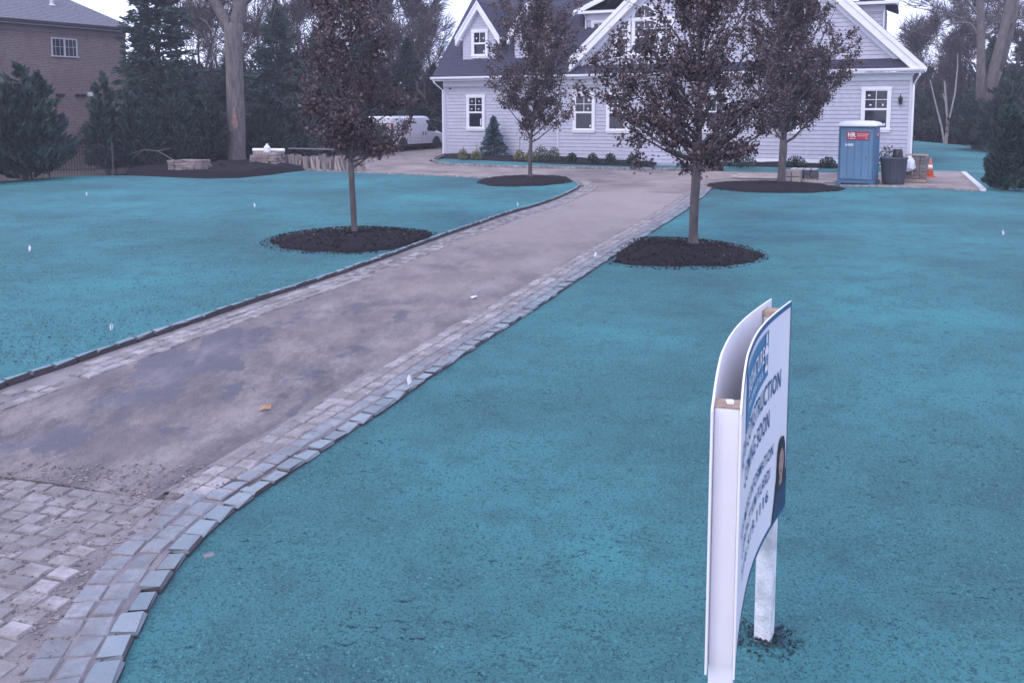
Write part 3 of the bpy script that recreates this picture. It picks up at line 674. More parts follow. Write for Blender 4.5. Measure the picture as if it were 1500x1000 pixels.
# wall lantern and fittings
l = MB(); l.box(-.06, .06, -.03, .0, -.22, .1); l.tube([(0, -.02, .12), (0, -.16, .2), (0, -.2, .12)], .014, 6); l.lathe([(.05, -.25), (.055, -.22), (.10, .02), (.03, .12), (.012, .2), (.0, .24)], 6, c=(0, -.2, 0))
la = l.build('wall_lantern', BLACKM, house, loc=(15.92, -.03, 2.88))
l = MB(); l.lathe([(.058, -.2), (.095, .0)], 6, c=(0, -.2, 0)); l.build('lantern_glass', mat('lantern_glass', (.45, .46, .50), None, rough=.1), la)
l = MB(); l.box(9.9, 13.9, -.12, -.028, .04, .20); l.build('skirting_board', TRIM, house)
l = MB(); l.box(-6.2, -6.12, .02, .08, 3.55, 3.63); l.build('soffit_fixture', BLACKM, house)
l = MB()
for i in range(3): l.box(4.2, 6.4, -1.7 + i * .35, -.05, -.55 + i * .16, -.55 + (i + 1) * .16 - .003)
l.build('step', mat('bluestone', (.34, .35, .40), (.42, .43, .48), 3, .8), house)

# ------------------------------------------------------------------ brick neighbour
def brick_mat():
    m, nt, nd, ln, b = setup('brick'); src = coord(nd, False); b.inputs['Roughness'].default_value = .9
    sx = nd.new('ShaderNodeSeparateXYZ'); ln.new(src, sx.inputs[0]); cx = nd.new('ShaderNodeCombineXYZ'); ln.new(math_(nd, ln, 'SUBTRACT', sx.outputs['X'], sx.outputs['Y']), cx.inputs[0]); ln.new(sx.outputs['Z'], cx.inputs[1])
    for x in nd:
        if x.bl_idname == 'ShaderNodeMath': x.use_clamp = False
    t = nd.new('ShaderNodeTexBrick'); t.inputs['Scale'].default_value = 1; t.inputs['Brick Width'].default_value = .22; t.inputs['Row Height'].default_value = .078; t.inputs['Mortar Size'].default_value = .009; t.inputs['Mortar Smooth'].default_value = .2
    t.inputs['Color1'].default_value = (.150, .104, .094, 1); t.inputs['Color2'].default_value = (.220, .155, .138, 1); t.inputs['Mortar'].default_value = (.34, .28, .27, 1)
    ln.new(cx.outputs[0], t.inputs['Vector']); nz = noise(nd, ln, src, .7, 5, .6)
    ln.new(mixc(nd, ln, mapr(nd, ln, nz.outputs['Fac'], .4, .75, 0, .5), t.outputs['Color'], (.15, .10, .10)), b.inputs['Base Color'])
    bp = nd.new('ShaderNodeBump'); bp.inputs['Strength'].default_value = .6; bp.inputs['Distance'].default_value = .01; bp.invert = True; ln.new(t.outputs['Fac'], bp.inputs['Height']); ln.new(bp.outputs[0], b.inputs['Normal'])
    return m
BRICK = brick_mat()
# long wall runs along local x; local -y faces the lawn
bh = thing('brick_house', 'two storey brick house with grey hipped roof behind the evergreens', 'house', (-24.9, 42.75, .65), math.atan2(.81, .585))
b_ = MB(); b_.box(-.2, 7, 0, 9, -.3, 6.75); b_.box(-7, -.2, -.45, 9, -.3, 6.9); b_.build('wall', BRICK, bh)
t = MB(); t.box(-.2, 7.5, -.5, -.08, 6.62, 6.70); t.box(-.2, 7.0, -.08, -.004, 6.35, 6.62); t.box(-7.4, -.0, -.95, -.46, 6.78, 6.86); t.box(-.2, -.12, -.95, -.1, 6.82, 6.9); t.build('eave_board', mat('grey_brown_trim', (.20, .17, .18), None), bh)
t = MB(); t.prism([(0, 0), (-.09, 0), (-.13, .12), (0, .12)], (-.15, -.50, 6.72), Y, Z, X, 7.7); t.build('gutter', mat('dark_gutter', (.06, .055, .06), None), bh)
rm = mat('grey_shingle', (.13, .13, .15), (.21, .21, .24), 7, .9, .5, 30, st=(1, 1, 3))
r_ = MB(); sl = .62; e0, e1, w0, w1 = -7.5, 7.5, -.55, 9.5; rz = 6.8 + 5.02 * sl
A_ = [(e0, w0, 6.78), (e1, w0, 6.78), (e1, w1, 6.78), (e0, w1, 6.78), (e0 + 5, 4.47, rz), (e1 - 5.02, 4.47, rz)]
r_.add(A_, [(0, 1, 5, 4), (1, 2, 5), (2, 3, 4, 5), (3, 0, 4), (3, 2, 1, 0)]); 
a_ = atan(sl)
lapped(r_, (e0, w0, 6.79), X, Vec((0, cos(a_), sin(a_))), Vec((0, -sin(a_), cos(a_))), [(0, 0), (e1 - e0, 0), (e1 - e0 - 5.0, 5.02 / cos(a_)), (5, 5.02 / cos(a_))], .16, .014)
r_.build('roof', rm, bh)
c = MB(); c.box(1.6, 2.7, 4.6, 5.4, 8, 10.6); c.build('chimney', mat('red_brick', (.30, .12, .09), (.36, .16, .12), 6, .9), bh)
def bwin(x0, x1, z0, z1):
    c = MB(); w_ = .07
    c.box(x0, x0 + w_, -.06, .02, z0, z1); c.box(x1 - w_, x1, -.06, .02, z0, z1); c.box(x0 + w_, x1 - w_, -.06, .02, z1 - w_, z1); c.box(x0 - .05, x1 + .05, -.1, .02, z0 - .06, z0); xm = (x0 + x1) / 2; c.box(xm - .045, xm + .045, -.06, .02, z0, z1 - w_)
    o = c.build('window', mat('old_white', (.50, .48, .51), None), bh)
    g = MB(); g.box(x0 + w_, x1 - w_, -.025, .015, z0, z1 - w_); g.build('pane', GLASS, o)
    m = MB()
    for i in (1, 2, 4, 5): xx = x0 + (x1 - x0) * i / 6; m.box(xx - .012, xx + .012, -.037, -.024, z0, z1 - w_)
    zz = (z0 + z1) / 2; m.box(x0 + w_, x1 - w_, -.036, -.024, zz - .012, zz + .012); m.build('muntin', mat('old_white', (.36, .35, .38), None), o)
bwin(2.98, 4.32, 5.22, 6.12)
t = MB(); t.tube([(3.75, 1.2, 7.6), (3.75, 1.2, 8.75)], .09, 8); t.lathe([(.2, 0), (.12, .1)], 8, c=(3.75, 1.2, 7.82)); t.build('vent_pipe', mat('galvanised', (.55, .56, .60), None, rough=.4), bh)
for i, x_ in enumerate((3.1, 4.1, 4.4, 4.75)):
    t = MB(); t.box(x_, x_ + (.4 if i == 0 else .2), -.16, .0, 3.2, 3.32 + (.1 if i == 3 else 0)); t.build('wall_vent', BLACKM if i < 3 else STICK, bh)

# ------------------------------------------------------------------ air
hz = MB(); hz.box(-150, 150, -12, 150, -1.5, 24)
hm = bpy.data.materials.new('haze'); hm.use_nodes = True; hm.node_tree.nodes.remove(hm.node_tree.nodes['Principled BSDF'])
pv = hm.node_tree.nodes.new('ShaderNodeVolumePrincipled'); pv.inputs['Color'].default_value = (.93, .92, 1, 1); pv.inputs['Density'].default_value = .0014; pv.inputs['Anisotropy'].default_value = .2
hm.node_tree.links.new(pv.outputs[0], hm.node_tree.nodes['Material Output'].inputs['Volume'])
kind(hz.build('haze', hm), 'stuff')

# ------------------------------------------------------------------ trees
def quads_from(C, D, S, Lh, Wd, fold=.25):               # leaf blades: centre C, length dir D, side dir S
    n_ = len(C); Nn = np.cross(D, S); L_ = Lh[:, None]; W_ = Wd[:, None]
    V = np.stack([C - D * L_ * .5, C + S * W_ * .5 + Nn * L_ * fold * .5, C + D * L_ * .5, C - S * W_ * .5 + Nn * L_ * fold * .5], 1)
    b = np.arange(n_)[:, None] * 4
    return V.reshape(-1, 3), np.concatenate([b + np.array([[0, 1, 2]]), b + np.array([[0, 2, 3]])])
def unit(a): return a / np.maximum(np.linalg.norm(a, axis=1, keepdims=True), 1e-9)
def pear(label, base, Ht, h0, prof, trunk_r, nleaf, lsize, seed, nb=46, extra=(), group='young purple leaved trees along the drive', lean=(0, 0), fork=None):
    r = random.Random(seed); g = np.random.default_rng(seed)
    t = thing('pear_tree', label, 'tree', base, 0, group)
    m = MB(); fk = fork or h0 + .2; tp = []
    def axis(z): k_ = max(0, z - .4); return Vec((lean[0] * k_ + .035 * sin(z * 1.3 + seed), lean[1] * k_ + .03 * sin(z * 1.7 + seed * 2), z))
    zs = [-.06, .0, .06, .2, .6, 1.0, 1.4, fk, fk + .7, fk + 1.5, Ht * .6, Ht * .8, Ht * .97]; zs = sorted(set(zs))
    m.tube([axis(z) for z in zs], [trunk_r * (1.35 if z <= .0 else 1.15 if z < .1 else 1.0 if z < fk else max(.1, 1 - (z - fk) / (Ht - fk)) * .75) for z in zs], 10)
    tips = []; cur = [1.]
    def limb(p, d, ln, rad, lev):
        pts = [p]; q = p.copy(); dd = d.copy(); k = 5
        for i in range(k):
            dd = (dd + Vec((r.gauss(0, .09), r.gauss(0, .09), .10 + r.gauss(0, .05)))).normalized(); q = q + dd * (ln / k); pts.append(q.copy())
        m.tube(pts, [max(rad * (1 - i / (k + 1)), .004) for i in range(k + 1)], 5 if lev == 0 else 3, cap=False)
        for i in range(1, k + 1): tips.append((pts[i], (pts[i] - pts[i - 1]).normalized(), i / k, lev, cur[0]))
        if lev < 2:
            for s in range(5 if lev == 0 else 3):
                i = r.randint(1, k); ax = pts[i]; di = (pts[i] - pts[i - 1]).normalized()
                sd_ = Vec((r.gauss(0, 1), r.gauss(0, 1), r.gauss(.25, .6))).normalized(); limb(ax, (di * .6 + sd_ * .8).normalized(), ln * r.uniform(.28, .45), rad * .45, lev + 1)
    for i in range(nb):
        tt = (i + r.random()) / nb; z = fk - .15 + (Ht * .93 - fk) * tt ** 1.15; a = i * 2.4 + r.uniform(-.5, .5)
        el = R(r.uniform(38, 58) + 12 * tt - max(0, .3 - tt) * 70); R_ = prof(min(1, (z + .5 - h0) / (Ht - h0))) * r.uniform(.62, 1.05); ln = max(.25, R_ / cos(el))
        ln = min(ln, (Ht - z) * 1.1 + .2)
        cur[0] = r.choice((.25, .6, 1., 1.3, 1.6)); limb(axis(z), Vec((cos(a) * cos(el), sin(a) * cos(el), sin(el))), ln, trunk_r * .42 * (1 - tt * .6), 0)
    base_n = len(tips); cur[0] = 1.
    for (az, el, z, ln) in extra: limb(axis(z), Vec((cos(az) * cos(el), sin(az) * cos(el), sin(el))), ln, trunk_r * .4, 0)
    m.build('trunk', BARKP, t, smooth=True)
    T = np.array([tuple(x[0]) for x in tips]); Dt = np.array([tuple(x[1]) for x in tips]); wt = np.array([(.15 + x[2]) * (1, 1.2, 1.3)[x[3]] * x[4] for x in tips]); wt[base_n:] *= 1.5; wt *= g.random(len(wt)) ** 1.2 + .05; wt += .12 * wt.mean()
    idx = g.choice(len(T), nleaf, p=wt / wt.sum())
    C = T[idx] + g.normal(0, .07, (nleaf, 3)) - Dt[idx] * g.random((nleaf, 1)) * .12
    C = C[C[:, 2] > h0 - .12]; nl = len(C)
    D = unit(g.normal(0, 1, (nl, 3)) + np.array([0, 0, -.5])); S = unit(np.cross(D, g.normal(0, 1, (nl, 3))))
    Ls = lsize * (.5 + 1.0 * g.random(nl) ** 1.3); V, Fc = quads_from(C, D, S, Ls, Ls * (.62 + .3 * g.random(nl)), .5)
    mi = np.tile(g.choice([0, 0, 0, 1, 1, 2], nl), 2)
    link('crown', mesh_from('crown', V, Fc, LEAFS, mi), t)
    return t
egg = lambda r0, k=.35: (lambda t: r0 * (max(0., sin(pi * min(1, max(.02, t)) ** k)) ** .75))
pear('purple leaved young tree on the left lawn, loose crown before the white van', T1 + Vec((0, 0, .14)), 6.9, 1.32, lambda t: 1.55 * (max(.05, (1 - t)) ** .6) * (.50 + .50 * min(1, t * 3.4)), .062, 22000, .066, 21, 50, fork=1.5, extra=[(-.15, .18, 1.5, 1.35), (2.6, .5, 1.9, 1.4), (3.4, .25, 1.75, 1.15)])
pear('purple leaved young tree nearest the front wall, standing before the dormers', T2 + Vec((0, 0, .14)), 6.45, 1.25, lambda t: 1.95 * max(.05, sin(pi * min(1, (t * .86 + .13)) ** .75)) ** .8 * (1 - .35 * t), .075, 25000, .076, 22, 46, fork=1.35, lean=(.055, 0), extra=[(2.9, .55, 2.1, 1.9), (3.3, .7, 2.2, 1.8), (.2, .6, 2.0, 1.8)])
pear('largest young tree, forked trunk right of the drive, dense purple crown', T3 + Vec((0, 0, .12)), 7.9, 1.45, lambda t: 1.62 * (max(.05, 1 - t) ** .75) * (.88 + .12 * min(1, t * 4)) + .12, .088, 38000, .066, 23, 60, fork=1.45, extra=[(3.05, .40, 1.9, 2.1), (3.2, .50, 2.0, 2.2), (3.0, .30, 1.9, 1.9), (2.9, .5, 1.8, 2.0), (3.3, .3, 1.6, 1.7), (3.1, .25, 1.6, 1.6), (-.1, .2, 1.6, 1.5), (0.1, .3, 1.5, 1.4), (-.3, .6, 1.6, 1.9), (.3, .8, 1.7, 2.2)])
pear('broad purple young tree beside the stacked blocks before the great gable', T4 + Vec((0, 0, .12)), 7.8, 1.2, lambda t: 2.55 * (max(.05, 1 - t) ** .5) * (.80 + .2 * min(1, t * 4)), .13, 44000, .082, 24, 66, fork=1.45, extra=[(.1, .3, 2.0, 2.5), (-.3, .45, 2.0, 2.6), (.3, .5, 2.2, 2.6), (.0, .7, 2.4, 2.6)])

def conifer_mesh(Ht, Rb, seed, style='spruce', dens=1.0, mats=NEEDLE, zb=.05):
    g = np.random.default_rng(seed); nb = int((190 if style == 'spruce' else 150) * dens ** .8); Cs = []; Ds = []; Ls = []
    lead = [(0, 0, 1.0)]
    if style == 'leyland':
        for i in range(3 + int(Rb * 1.5)): a = g.random() * 6.283; q = g.uniform(.25, .6) * Rb; lead.append((q * cos(a), q * sin(a), g.uniform(.62, .93)))
    for i in range(nb):
        t = g.random() ** (1.15 if style == 'spruce' else .95); a = g.random() * 6.283; ox = oy = 0.; ht = Ht; rb = Rb
        if style == 'spruce': rr = rb * (1 - t) ** .85 * (g.uniform(.55, 1.0) if g.random() < .7 else g.uniform(.95, 1.28)); up_ = .30 - .55 * (1 - t) * g.uniform(.6, 1.3)
        elif style == 'leyland':
            ox, oy, hk = lead[g.integers(0, len(lead))]; ht = Ht * hk; rb = Rb * (1 if ox == 0 else .62)
            rr = rb * max(.04, 1 - t ** 1.35) ** .75 * g.uniform(.6, 1.12); up_ = g.uniform(.6, 1.1)
        else: rr = rb * (max(.02, sin(pi * min(.99, .22 + .78 * t)))) ** .55 * g.uniform(.8, 1.04); up_ = 1.3
        z0 = zb + (ht - zb) * t; ns = int(10 + 18 * rr / Rb) * (2 if style == 'spruce' else 2)
        s_ = np.sqrt(g.random(ns)); rad = rr * (.2 + .8 * s_)
        th = a + g.normal(0, .11 if style == 'spruce' else .2, ns) / np.maximum(.3, s_)
        z = z0 + rad * up_ * (.5 if style == 'leyland' else .45) + g.normal(0, .035 + .012 * Rb, ns)
        if style == 'col': z = z0 + g.normal(0, .10, ns)
        z = np.minimum(z, ht * (1.04 - .3 * rad / max(rb, .01)) + .05 + .1 * g.random(ns))
        C = np.stack([ox + rad * np.cos(th), oy + rad * np.sin(th), z], 1); C[:, 2] = np.maximum(C[:, 2], .03)
        out = np.stack([np.cos(th), np.sin(th), np.full(ns, up_ * .9 if style != 'leyland' else 1.1)], 1)
        Cs.append(C); Ds.append(unit(unit(out) + g.normal(0, .30, (ns, 3)))); Ls.append(np.full(ns, 1.) * g.uniform(.7, 1.25))
    C = np.concatenate(Cs); D = np.concatenate(Ds); Lh = np.concatenate(Ls) * (.13 + .045 * Rb) * (.5 + 1.0 * g.random(len(C)) ** 1.5) * (1.5 if style == 'leyland' else 1.25)
    S = unit(np.cross(D, g.normal(0, 1, C.shape)))
    V, Fc = quads_from(C, D, S, Lh, Lh * (.30 if style != 'col' else .36), .3)
    mi = np.tile((g.random(len(C)) < .42).astype(int), 2)
    return mesh_from('crown', V, Fc, mats, mi)
def conifer(name, label, loc, Ht, Rb, seed, style='spruce', dens=1.0, mats=NEEDLE, group=None, tr=None, sc=None, zb=.05, cat='tree'):
    t = thing(name, label, cat, loc, 0, group); link('crown', conifer_mesh(Ht, Rb, seed, style, dens, mats, zb), t)
    m = MB(); r0 = tr or .03 + .02 * Ht; m.tube([(0, 0, -.25), (0, 0, Ht * .3), (0, 0, Ht * .92)], [r0, r0 * .75, r0 * .12], 7); m.build('trunk', BARKG, t)
    return t
GE = 'evergreens along the left boundary'
conifer('evergreen_tree', 'broad bushy evergreen at the left edge before the brick house', P(38, 264), 4.15, 1.95, 31, 'leyland', 3.6, group=GE)
conifer('evergreen_tree', 'bushy evergreen cut off by the left edge of the photo', P(-75, 272), 4.2, 1.7, 32, 'leyland', 2.6, group=GE)
conifer('evergreen_tree', 'dark evergreen beside the picket fence under the brick wall', P(158, 250), 4.0, 1.05, 33, 'leyland', 2.0, group=GE)
conifer('evergreen_tree', 'slim dark evergreen at the foot of the tall spruce', P(206, 249), 3.7, 1.0, 34, 'leyland', 2.0, group=GE)
conifer('evergreen_tree', 'dark evergreen behind the first pallet of stone', P(258, 247), 4.2, 1.3, 35, 'leyland', 2.4, group=GE)
conifer('evergreen_tree', 'dark evergreen just left of the big bare trunk', P(305, 246), 3.7, 1.05, 36, 'leyland', 2.2, group=GE)
conifer('evergreen_tree', 'olive evergreen just right of the big bare trunk', P(392, 240), 3.5, 1.3, 37, 'leyland', 2.2, group=GE)
conifer('evergreen_tree', 'low evergreen behind the row of upright flagstones', P(440, 236), 3.0, 1.4, 38, 'leyland', 2.0, group=GE)
conifer('spruce_tree', 'tall dark spruce rising beside the brick house', P(238, 236), 11.5, 2.55, 39, 'spruce', 5.2, zb=.8, tr=.2)
conifer('blue_spruce', 'small blue spruce against the grey front wall', P(723, 231), 2.05, .72, 40, 'spruce', 2.4, NEEDLEB)
conifer('arborvitae', 'narrow columnar evergreen on the right edge of the lawn', P(1474, 277), 3.0, .72, 41, 'leyland', 4.0)
for q, (px, py, h_, r_2, lb) in enumerate([(410, 222, 8.5, 2.6, 'tall dusky pine behind the wire fence right of the bare trunk'), (468, 221, 7.0, 2.4, 'dusky pine behind the left side of the leafy young tree'), (540, 216, 8.0, 2.8, 'tall pine in the woods behind the white van'), (598, 214, 6.8, 2.6, 'dark pine above the roof of the white van'), (636, 213, 5.2, 2.2, 'pine beside the left corner of the grey house'), (345, 221, 6.0, 2.4, 'pine directly behind the big bare trunk'), (505, 217, 6.5, 2.4, 'pine between two taller pines behind the young tree')]):
    conifer('pine_tree', lb, P(px, py), h_, r_2, 50 + q, 'spruce', 3.4, group='pines in the left woods', zb=.6, tr=.16)
for q, (px, py, h_, r_2, lb, st_) in enumerate([(1362, 203, 3.9, 1.9, 'dark evergreen nearest the right corner of the grey house', 'leyland'), (1398, 207, 3.4, 1.8, 'dark evergreen behind the white sapling', 'leyland'), (1436, 219, 3.0, 1.5, 'pale green evergreen at the foot of the forked grey trunk', 'leyland'), (1478, 222, 4.6, 2.0, 'dark evergreen behind the columnar shrub', 'leyland'), (1530, 228, 5.0, 2.0, 'dark evergreen on the far right edge', 'leyland'), (1448, 206, 7.5, 2.6, 'tall pine behind the forked grey trunk', 'spruce'), (1500, 206, 8.5, 2.8, 'tallest pine in the woods on the right', 'spruce'), (1385, 200, 4.8, 2.2, 'mid sized pine behind the side lawn', 'spruce')]):
    conifer('evergreen_tree', lb, P(px, py), h_, r_2, 60 + q, st_, 3.0, group='evergreens behind the side lawn', zb=.3)

def bare(name, label, loc, Ht, r0, seed, group=None, spread=.5, depth=4, first=.35, mt=BARKG, forks=2, twigs=7):
    r = random.Random(seed); m = MB(); ends = []
    def go(p, d, ln, rad, lev):
        k = 4 if lev < 2 else 3; pts = [p]; q = p; dd = d
        for i in range(k):
            dd = (dd + Vec((r.gauss(0, .10 + .03 * lev), r.gauss(0, .10 + .03 * lev), .05))).normalized(); q = q + dd * (ln / k); pts.append(q)
        e = .62 if lev < depth else .3
        m.tube(pts, [rad * (1 - (1 - e) * i / k) for i in range(k + 1)], 8 if lev == 0 else 5 if lev == 1 else 3, cap=False)
        if lev >= depth - 1: ends.extend([(pts[-1], dd), (pts[-2], dd), (pts[1], dd)])
        if lev >= depth: return
        kids = forks if lev == 0 else 3
        for s in range(kids):
            az = r.uniform(0, 6.28) if lev else s * 6.28 / kids + r.uniform(-.5, .5)
            side = Vec((cos(az), sin(az), r.uniform(-.1, .4))); go(pts[-1], (dd + side * spread * r.uniform(.5, 1.1)).normalized(), ln * r.uniform(.55, .85) * (1 if lev else 1.0), rad * e * r.uniform(.65, .9), lev + 1)
        for s in range(3 if lev else 1):
            i = r.randint(1 if lev else k - 1, k - 1); az = r.uniform(0, 6.28); side = Vec((cos(az), sin(az), r.uniform(0, .5))); go(pts[i], (dd * .5 + side).normalized(), ln * r.uniform(.35, .6), rad * .38, min(depth, lev + 2))
    go(Vec((0, 0, -.25)), Vec((r.gauss(0, .03), r.gauss(0, .03), 1)).normalized(), Ht * first, r0, 0)
    t = thing(name, label, 'tree', loc, 0, group); m.build('trunk', mt, t, smooth=True)
    g = np.random.default_rng(seed); E = np.array([tuple(e[0]) for e in ends]); D0 = np.array([tuple(e[1]) for e in ends]); rep = np.repeat(np.arange(len(E)), twigs)
    D = unit(D0[rep] * .8 + g.normal(0, .6, (len(rep), 3)) + np.array([0, 0, .15])); Lh = .35 + .75 * g.random(len(rep)); C = E[rep] + D * Lh[:, None] * .5
    S = unit(np.cross(D, g.normal(0, 1, C.shape))); V, Fc = quads_from(C, D, S, Lh, np.full(len(rep), .018), .1)
    link('crown', mesh_from('crown', V, Fc, TWIG), t)
    return t
# the big bare oak on the left
ob = P(347, 244); t = thing('oak_tree', 'big bare grey trunk with a bark scar, forking above the mulch bed', 'tree', ob)
m = MB(); s_ = ob.y / F
def op(px, py, dy=0): return Vec(((px - 347) * s_, dy, (244 - py) * s_))
m.tube([op(347, 252), op(347, 244), op(346.5, 238), op(346.5, 222), op(348, 190), op(348, 150), op(348, 100), op(348, 55), op(349, 38)], [.60, .50, .44, .41, .395, .385, .37, .385, .42], 16)
m.tube([op(346, 52), op(337, 34), op(325, 12), op(312, -12), op(290, -50), op(280, -100)], [.26, .24, .22, .20, .17, .13], 10)
m.tube([op(350, 50), op(356, 28), op(361, 0), op(362, -40), op(368, -100)], [.30, .30, .29, .27, .22], 12)
m.tube([op(358, 90), op(372, 64), op(385, 30), op(402, 8), op(420, -30)], [.05, .045, .04, .035, .03], 6)
m.tube([op(362, 14), op(380, -2), op(398, -16)], [.12, .1, .08], 6); m.tube([op(336, 66), op(322, 56), op(308, 34), op(300, 30)], [.04, .035, .03, .02], 5)
r = random.Random(5)
for i in range(26):
    a = op(r.uniform(285, 420), r.uniform(-90, 20)); d = Vec((r.gauss(0, 1), r.gauss(0, 1), r.gauss(.2, .7))).normalized(); m.tube([a, a + d * .9, a + d * 1.7 + Vec((r.gauss(0, .3), r.gauss(0, .3), r.gauss(0, .3)))], [.03, .02, .008], 4, cap=False)
m.build('trunk', BARKO, t, smooth=True)
c = MB(); pts = [(-.06, 0), (.05, -.02), (.14, .12), (.16, .3), (.10, .42), (.06, .75), (.02, .95), (-.06, .9), (-.08, .6), (-.12, .3)]
c.prism(pts, (.10, -.40, 1.68), X, Vec((0, .02, 1)), NF, .06); c.build('bark_scar', mat('scar_wood', (.17, .10, .09), (.30, .19, .16), 5, .9, .5, 20), t)

GB = 'bare trees in the woods'
specs = [(642, 210, 15, .26, 'bare tree with upright limbs left of the grey house roof', 81), (618, 203, 13, .2, 'thin bare tree behind the forked tree left of the house', 82), (560, 206, 12, .2, 'bare tree among the pines behind the young tree', 83), (500, 204, 14, .22, 'bare tree standing above the pines on the left', 84), (432, 207, 14, .22, 'bare tree right of the big trunk, brown twiggy crown', 85), (385, 210, 12, .2, 'bare tree close behind the big bare trunk', 86), (300, 212, 13, .2, 'bare tree between the tall spruce and the big trunk', 87), (320, 204, 11, .18, 'far thin bare tree left of the big trunk', 88), (465, 200, 12, .2, 'far bare tree in the gap above the left woods', 92), (590, 200, 11, .18, 'far bare tree behind the white van', 93)]
for px, py, h_, r_3, lb, sd_ in specs: bare('bare_tree', lb, P(px, py), h_, r_3, sd_, GB, .45, 4, .36)
specs = [(1335, 196, 10, .17, 'thin bare tree just right of the house roof edge', 94), (1372, 198, 12, .2, 'bare tree behind the side lawn, spreading over the gap of sky', 95), (1412, 201, 14, .26, 'bare tree left of the forked grey trunk', 96), (1500, 206, 15, .3, 'bare tree at the right edge above the columnar shrub', 98), (1550, 205, 14, .28, 'bare tree just beyond the right edge', 99), (1310, 193, 12, .2, 'far bare tree behind the upper right dormer', 100)]
for px, py, h_, r_3, lb, sd_ in specs: bare('bare_tree', lb, P(px, py), h_, r_3, sd_, GB, .6, 4, .33)
# forked grey trunk at right, and the multi-stemmed pale sapling
fb = P(1436, 217); s2 = fb.y / F; t = thing('forked_tree', 'massive forked grey trunk in the woods at the right', 'tree', fb)
def fp(px, py, dy=0): return Vec(((px - 1436) * s2, dy, (217 - py) * s2))
m = MB(); m.tube([fp(1436, 225), fp(1435, 205), fp(1434, 185), fp(1434, 165)], [.55, .46, .38, .25], 12)
m.tube([fp(1433, 190), fp(1431, 110), fp(1428, 60), fp(1424, 0), fp(1420, -60)], [.30, .27, .24, .22, .18], 9); m.tube([fp(1436, 190), fp(1447, 115), fp(1456, 70), fp(1466, 20), fp(1478, -60)], [.34, .31, .28, .25, .2], 9)
m.tube([fp(1466, 105, .8), fp(1474, 78, .8), fp(1482, 40, .8), fp(1490, -30, .8)], [.26, .24, .22, .2], 8); m.tube([fp(1452, 140, .5), fp(1466, 105, .8)], [.26, .26], 8)
for a in ([(1428, 60), (1412, 38), (1395, 36), (1378, 40)], [(1426, 30), (1405, 5), (1380, -5), (1350, -2)], [(1460, 45), (1478, 30), (1500, 28)], [(1424, 0), (1400, -25), (1370, -40)], [(1433, 115), (1420, 95), (1405, 88)]): m.tube([fp(*q) for q in a], [.1 - .02 * i for i in range(len(a))], 5, cap=False)
r = random.Random(8)
for i in range(50):
    a = fp(r.uniform(1330, 1500), r.uniform(-60, 60), r.uniform(-1, 3)); d = Vec((r.gauss(-.3, 1), r.gauss(0, .5), r.gauss(-.1, .5))).normalized(); m.tube([a, a + d * 1.2, a + d * 2.4 + Vec((0, 0, r.gauss(0, .4)))], [.035, .022, .008], 3, cap=False)
m.build('trunk', BARKO, t, smooth=True)
sb = P(1386, 208); s3 = sb.y / F; t = thing('birch_sapling', 'pale multi-stemmed sapling at the back of the side lawn', 'tree', sb); m = MB()
def sp(px, py): return Vec(((px - 1386) * s3, 0, (208 - py) * s3))
for a in ([(1384, 212), (1378, 185), (1367, 150), (1358, 118)], [(1386, 212), (1388, 180), (1395, 140), (1397, 100), (1396, 80)], [(1385, 210), (1386, 175), (1382, 150), (1378, 138)], [(1387, 200), (1385, 165), (1379, 120)]): m.tube([sp(*q) for q in a], [.085 - .015 * i for i in range(len(a))], 6)
m.build('trunk', mat('pale_bark', (.26, .23, .24), (.36, .33, .33), 5, .9), t)

# the far wood: twigs and undergrowth nobody could count
def woods(name, N, X0, X1, Y0, Y1, zh, seed, mats, lr, wd, up=1.0, hvar=None):
    g = np.random.default_rng(seed); x = X0 + (X1 - X0) * g.random(N); y = Y0 + (Y1 - Y0) * g.random(N)
    top = zh * (.72 + .28 * np.sin(x * .55 + seed) * np.sin(x * .21 + 1.3 * seed)); z = top * g.random(N) ** .8
    C = np.stack([x, y, K * np.minimum(y, 95) - .2 + z], 1); D = unit(g.normal(0, .55, (N, 3)) + np.array([0, 0, up])); S = unit(np.cross(D, g.normal(0, 1, C.shape)))
    Lh = lr[0] + (lr[1] - lr[0]) * g.random(N); V, Fc = quads_from(C, D, S, Lh, wd * (.5 + g.random(N)), .2)
    return kind(link(name, mesh_from(name, V, Fc, mats, np.tile(g.integers(0, len(mats), N), 2))), 'stuff')
UND = [mat('undergrowth_brown', (.036, .028, .030), (.075, .056, .055), .4, .95, pos=True), mat('undergrowth_green', (.018, .030, .028), (.040, .058, .048), .4, .95, pos=True)]
woods('woods', 26000, -46, -5, 56, 78, 6.5, 3, [UND[0], UND[0], UND[1]], (.5, 2.2), .10)
woods('woods', 20000, 27, 62, 70, 90, 6.2, 4, [UND[0], UND[0], UND[1]], (.5, 2.2), .12)
woods('undergrowth', 15000, -34, -7, 46, 56, 3.6, 5, [UND[1], UND[1], UND[0]], (.3, .9), .16, .5)
woods('undergrowth', 9000, 29, 50, 66, 72, 3.2, 6, [UND[1], UND[1], UND[0]], (.3, .9), .16, .5)
woods('woods', 16000, -75, -28, 62, 90, 7.0, 9, [UND[0], UND[1]], (.6, 2.4), .14)
woods('woods', 12000, 38, 80, 50, 75, 7.0, 10, [UND[0], UND[1]], (.6, 2.2), .14)

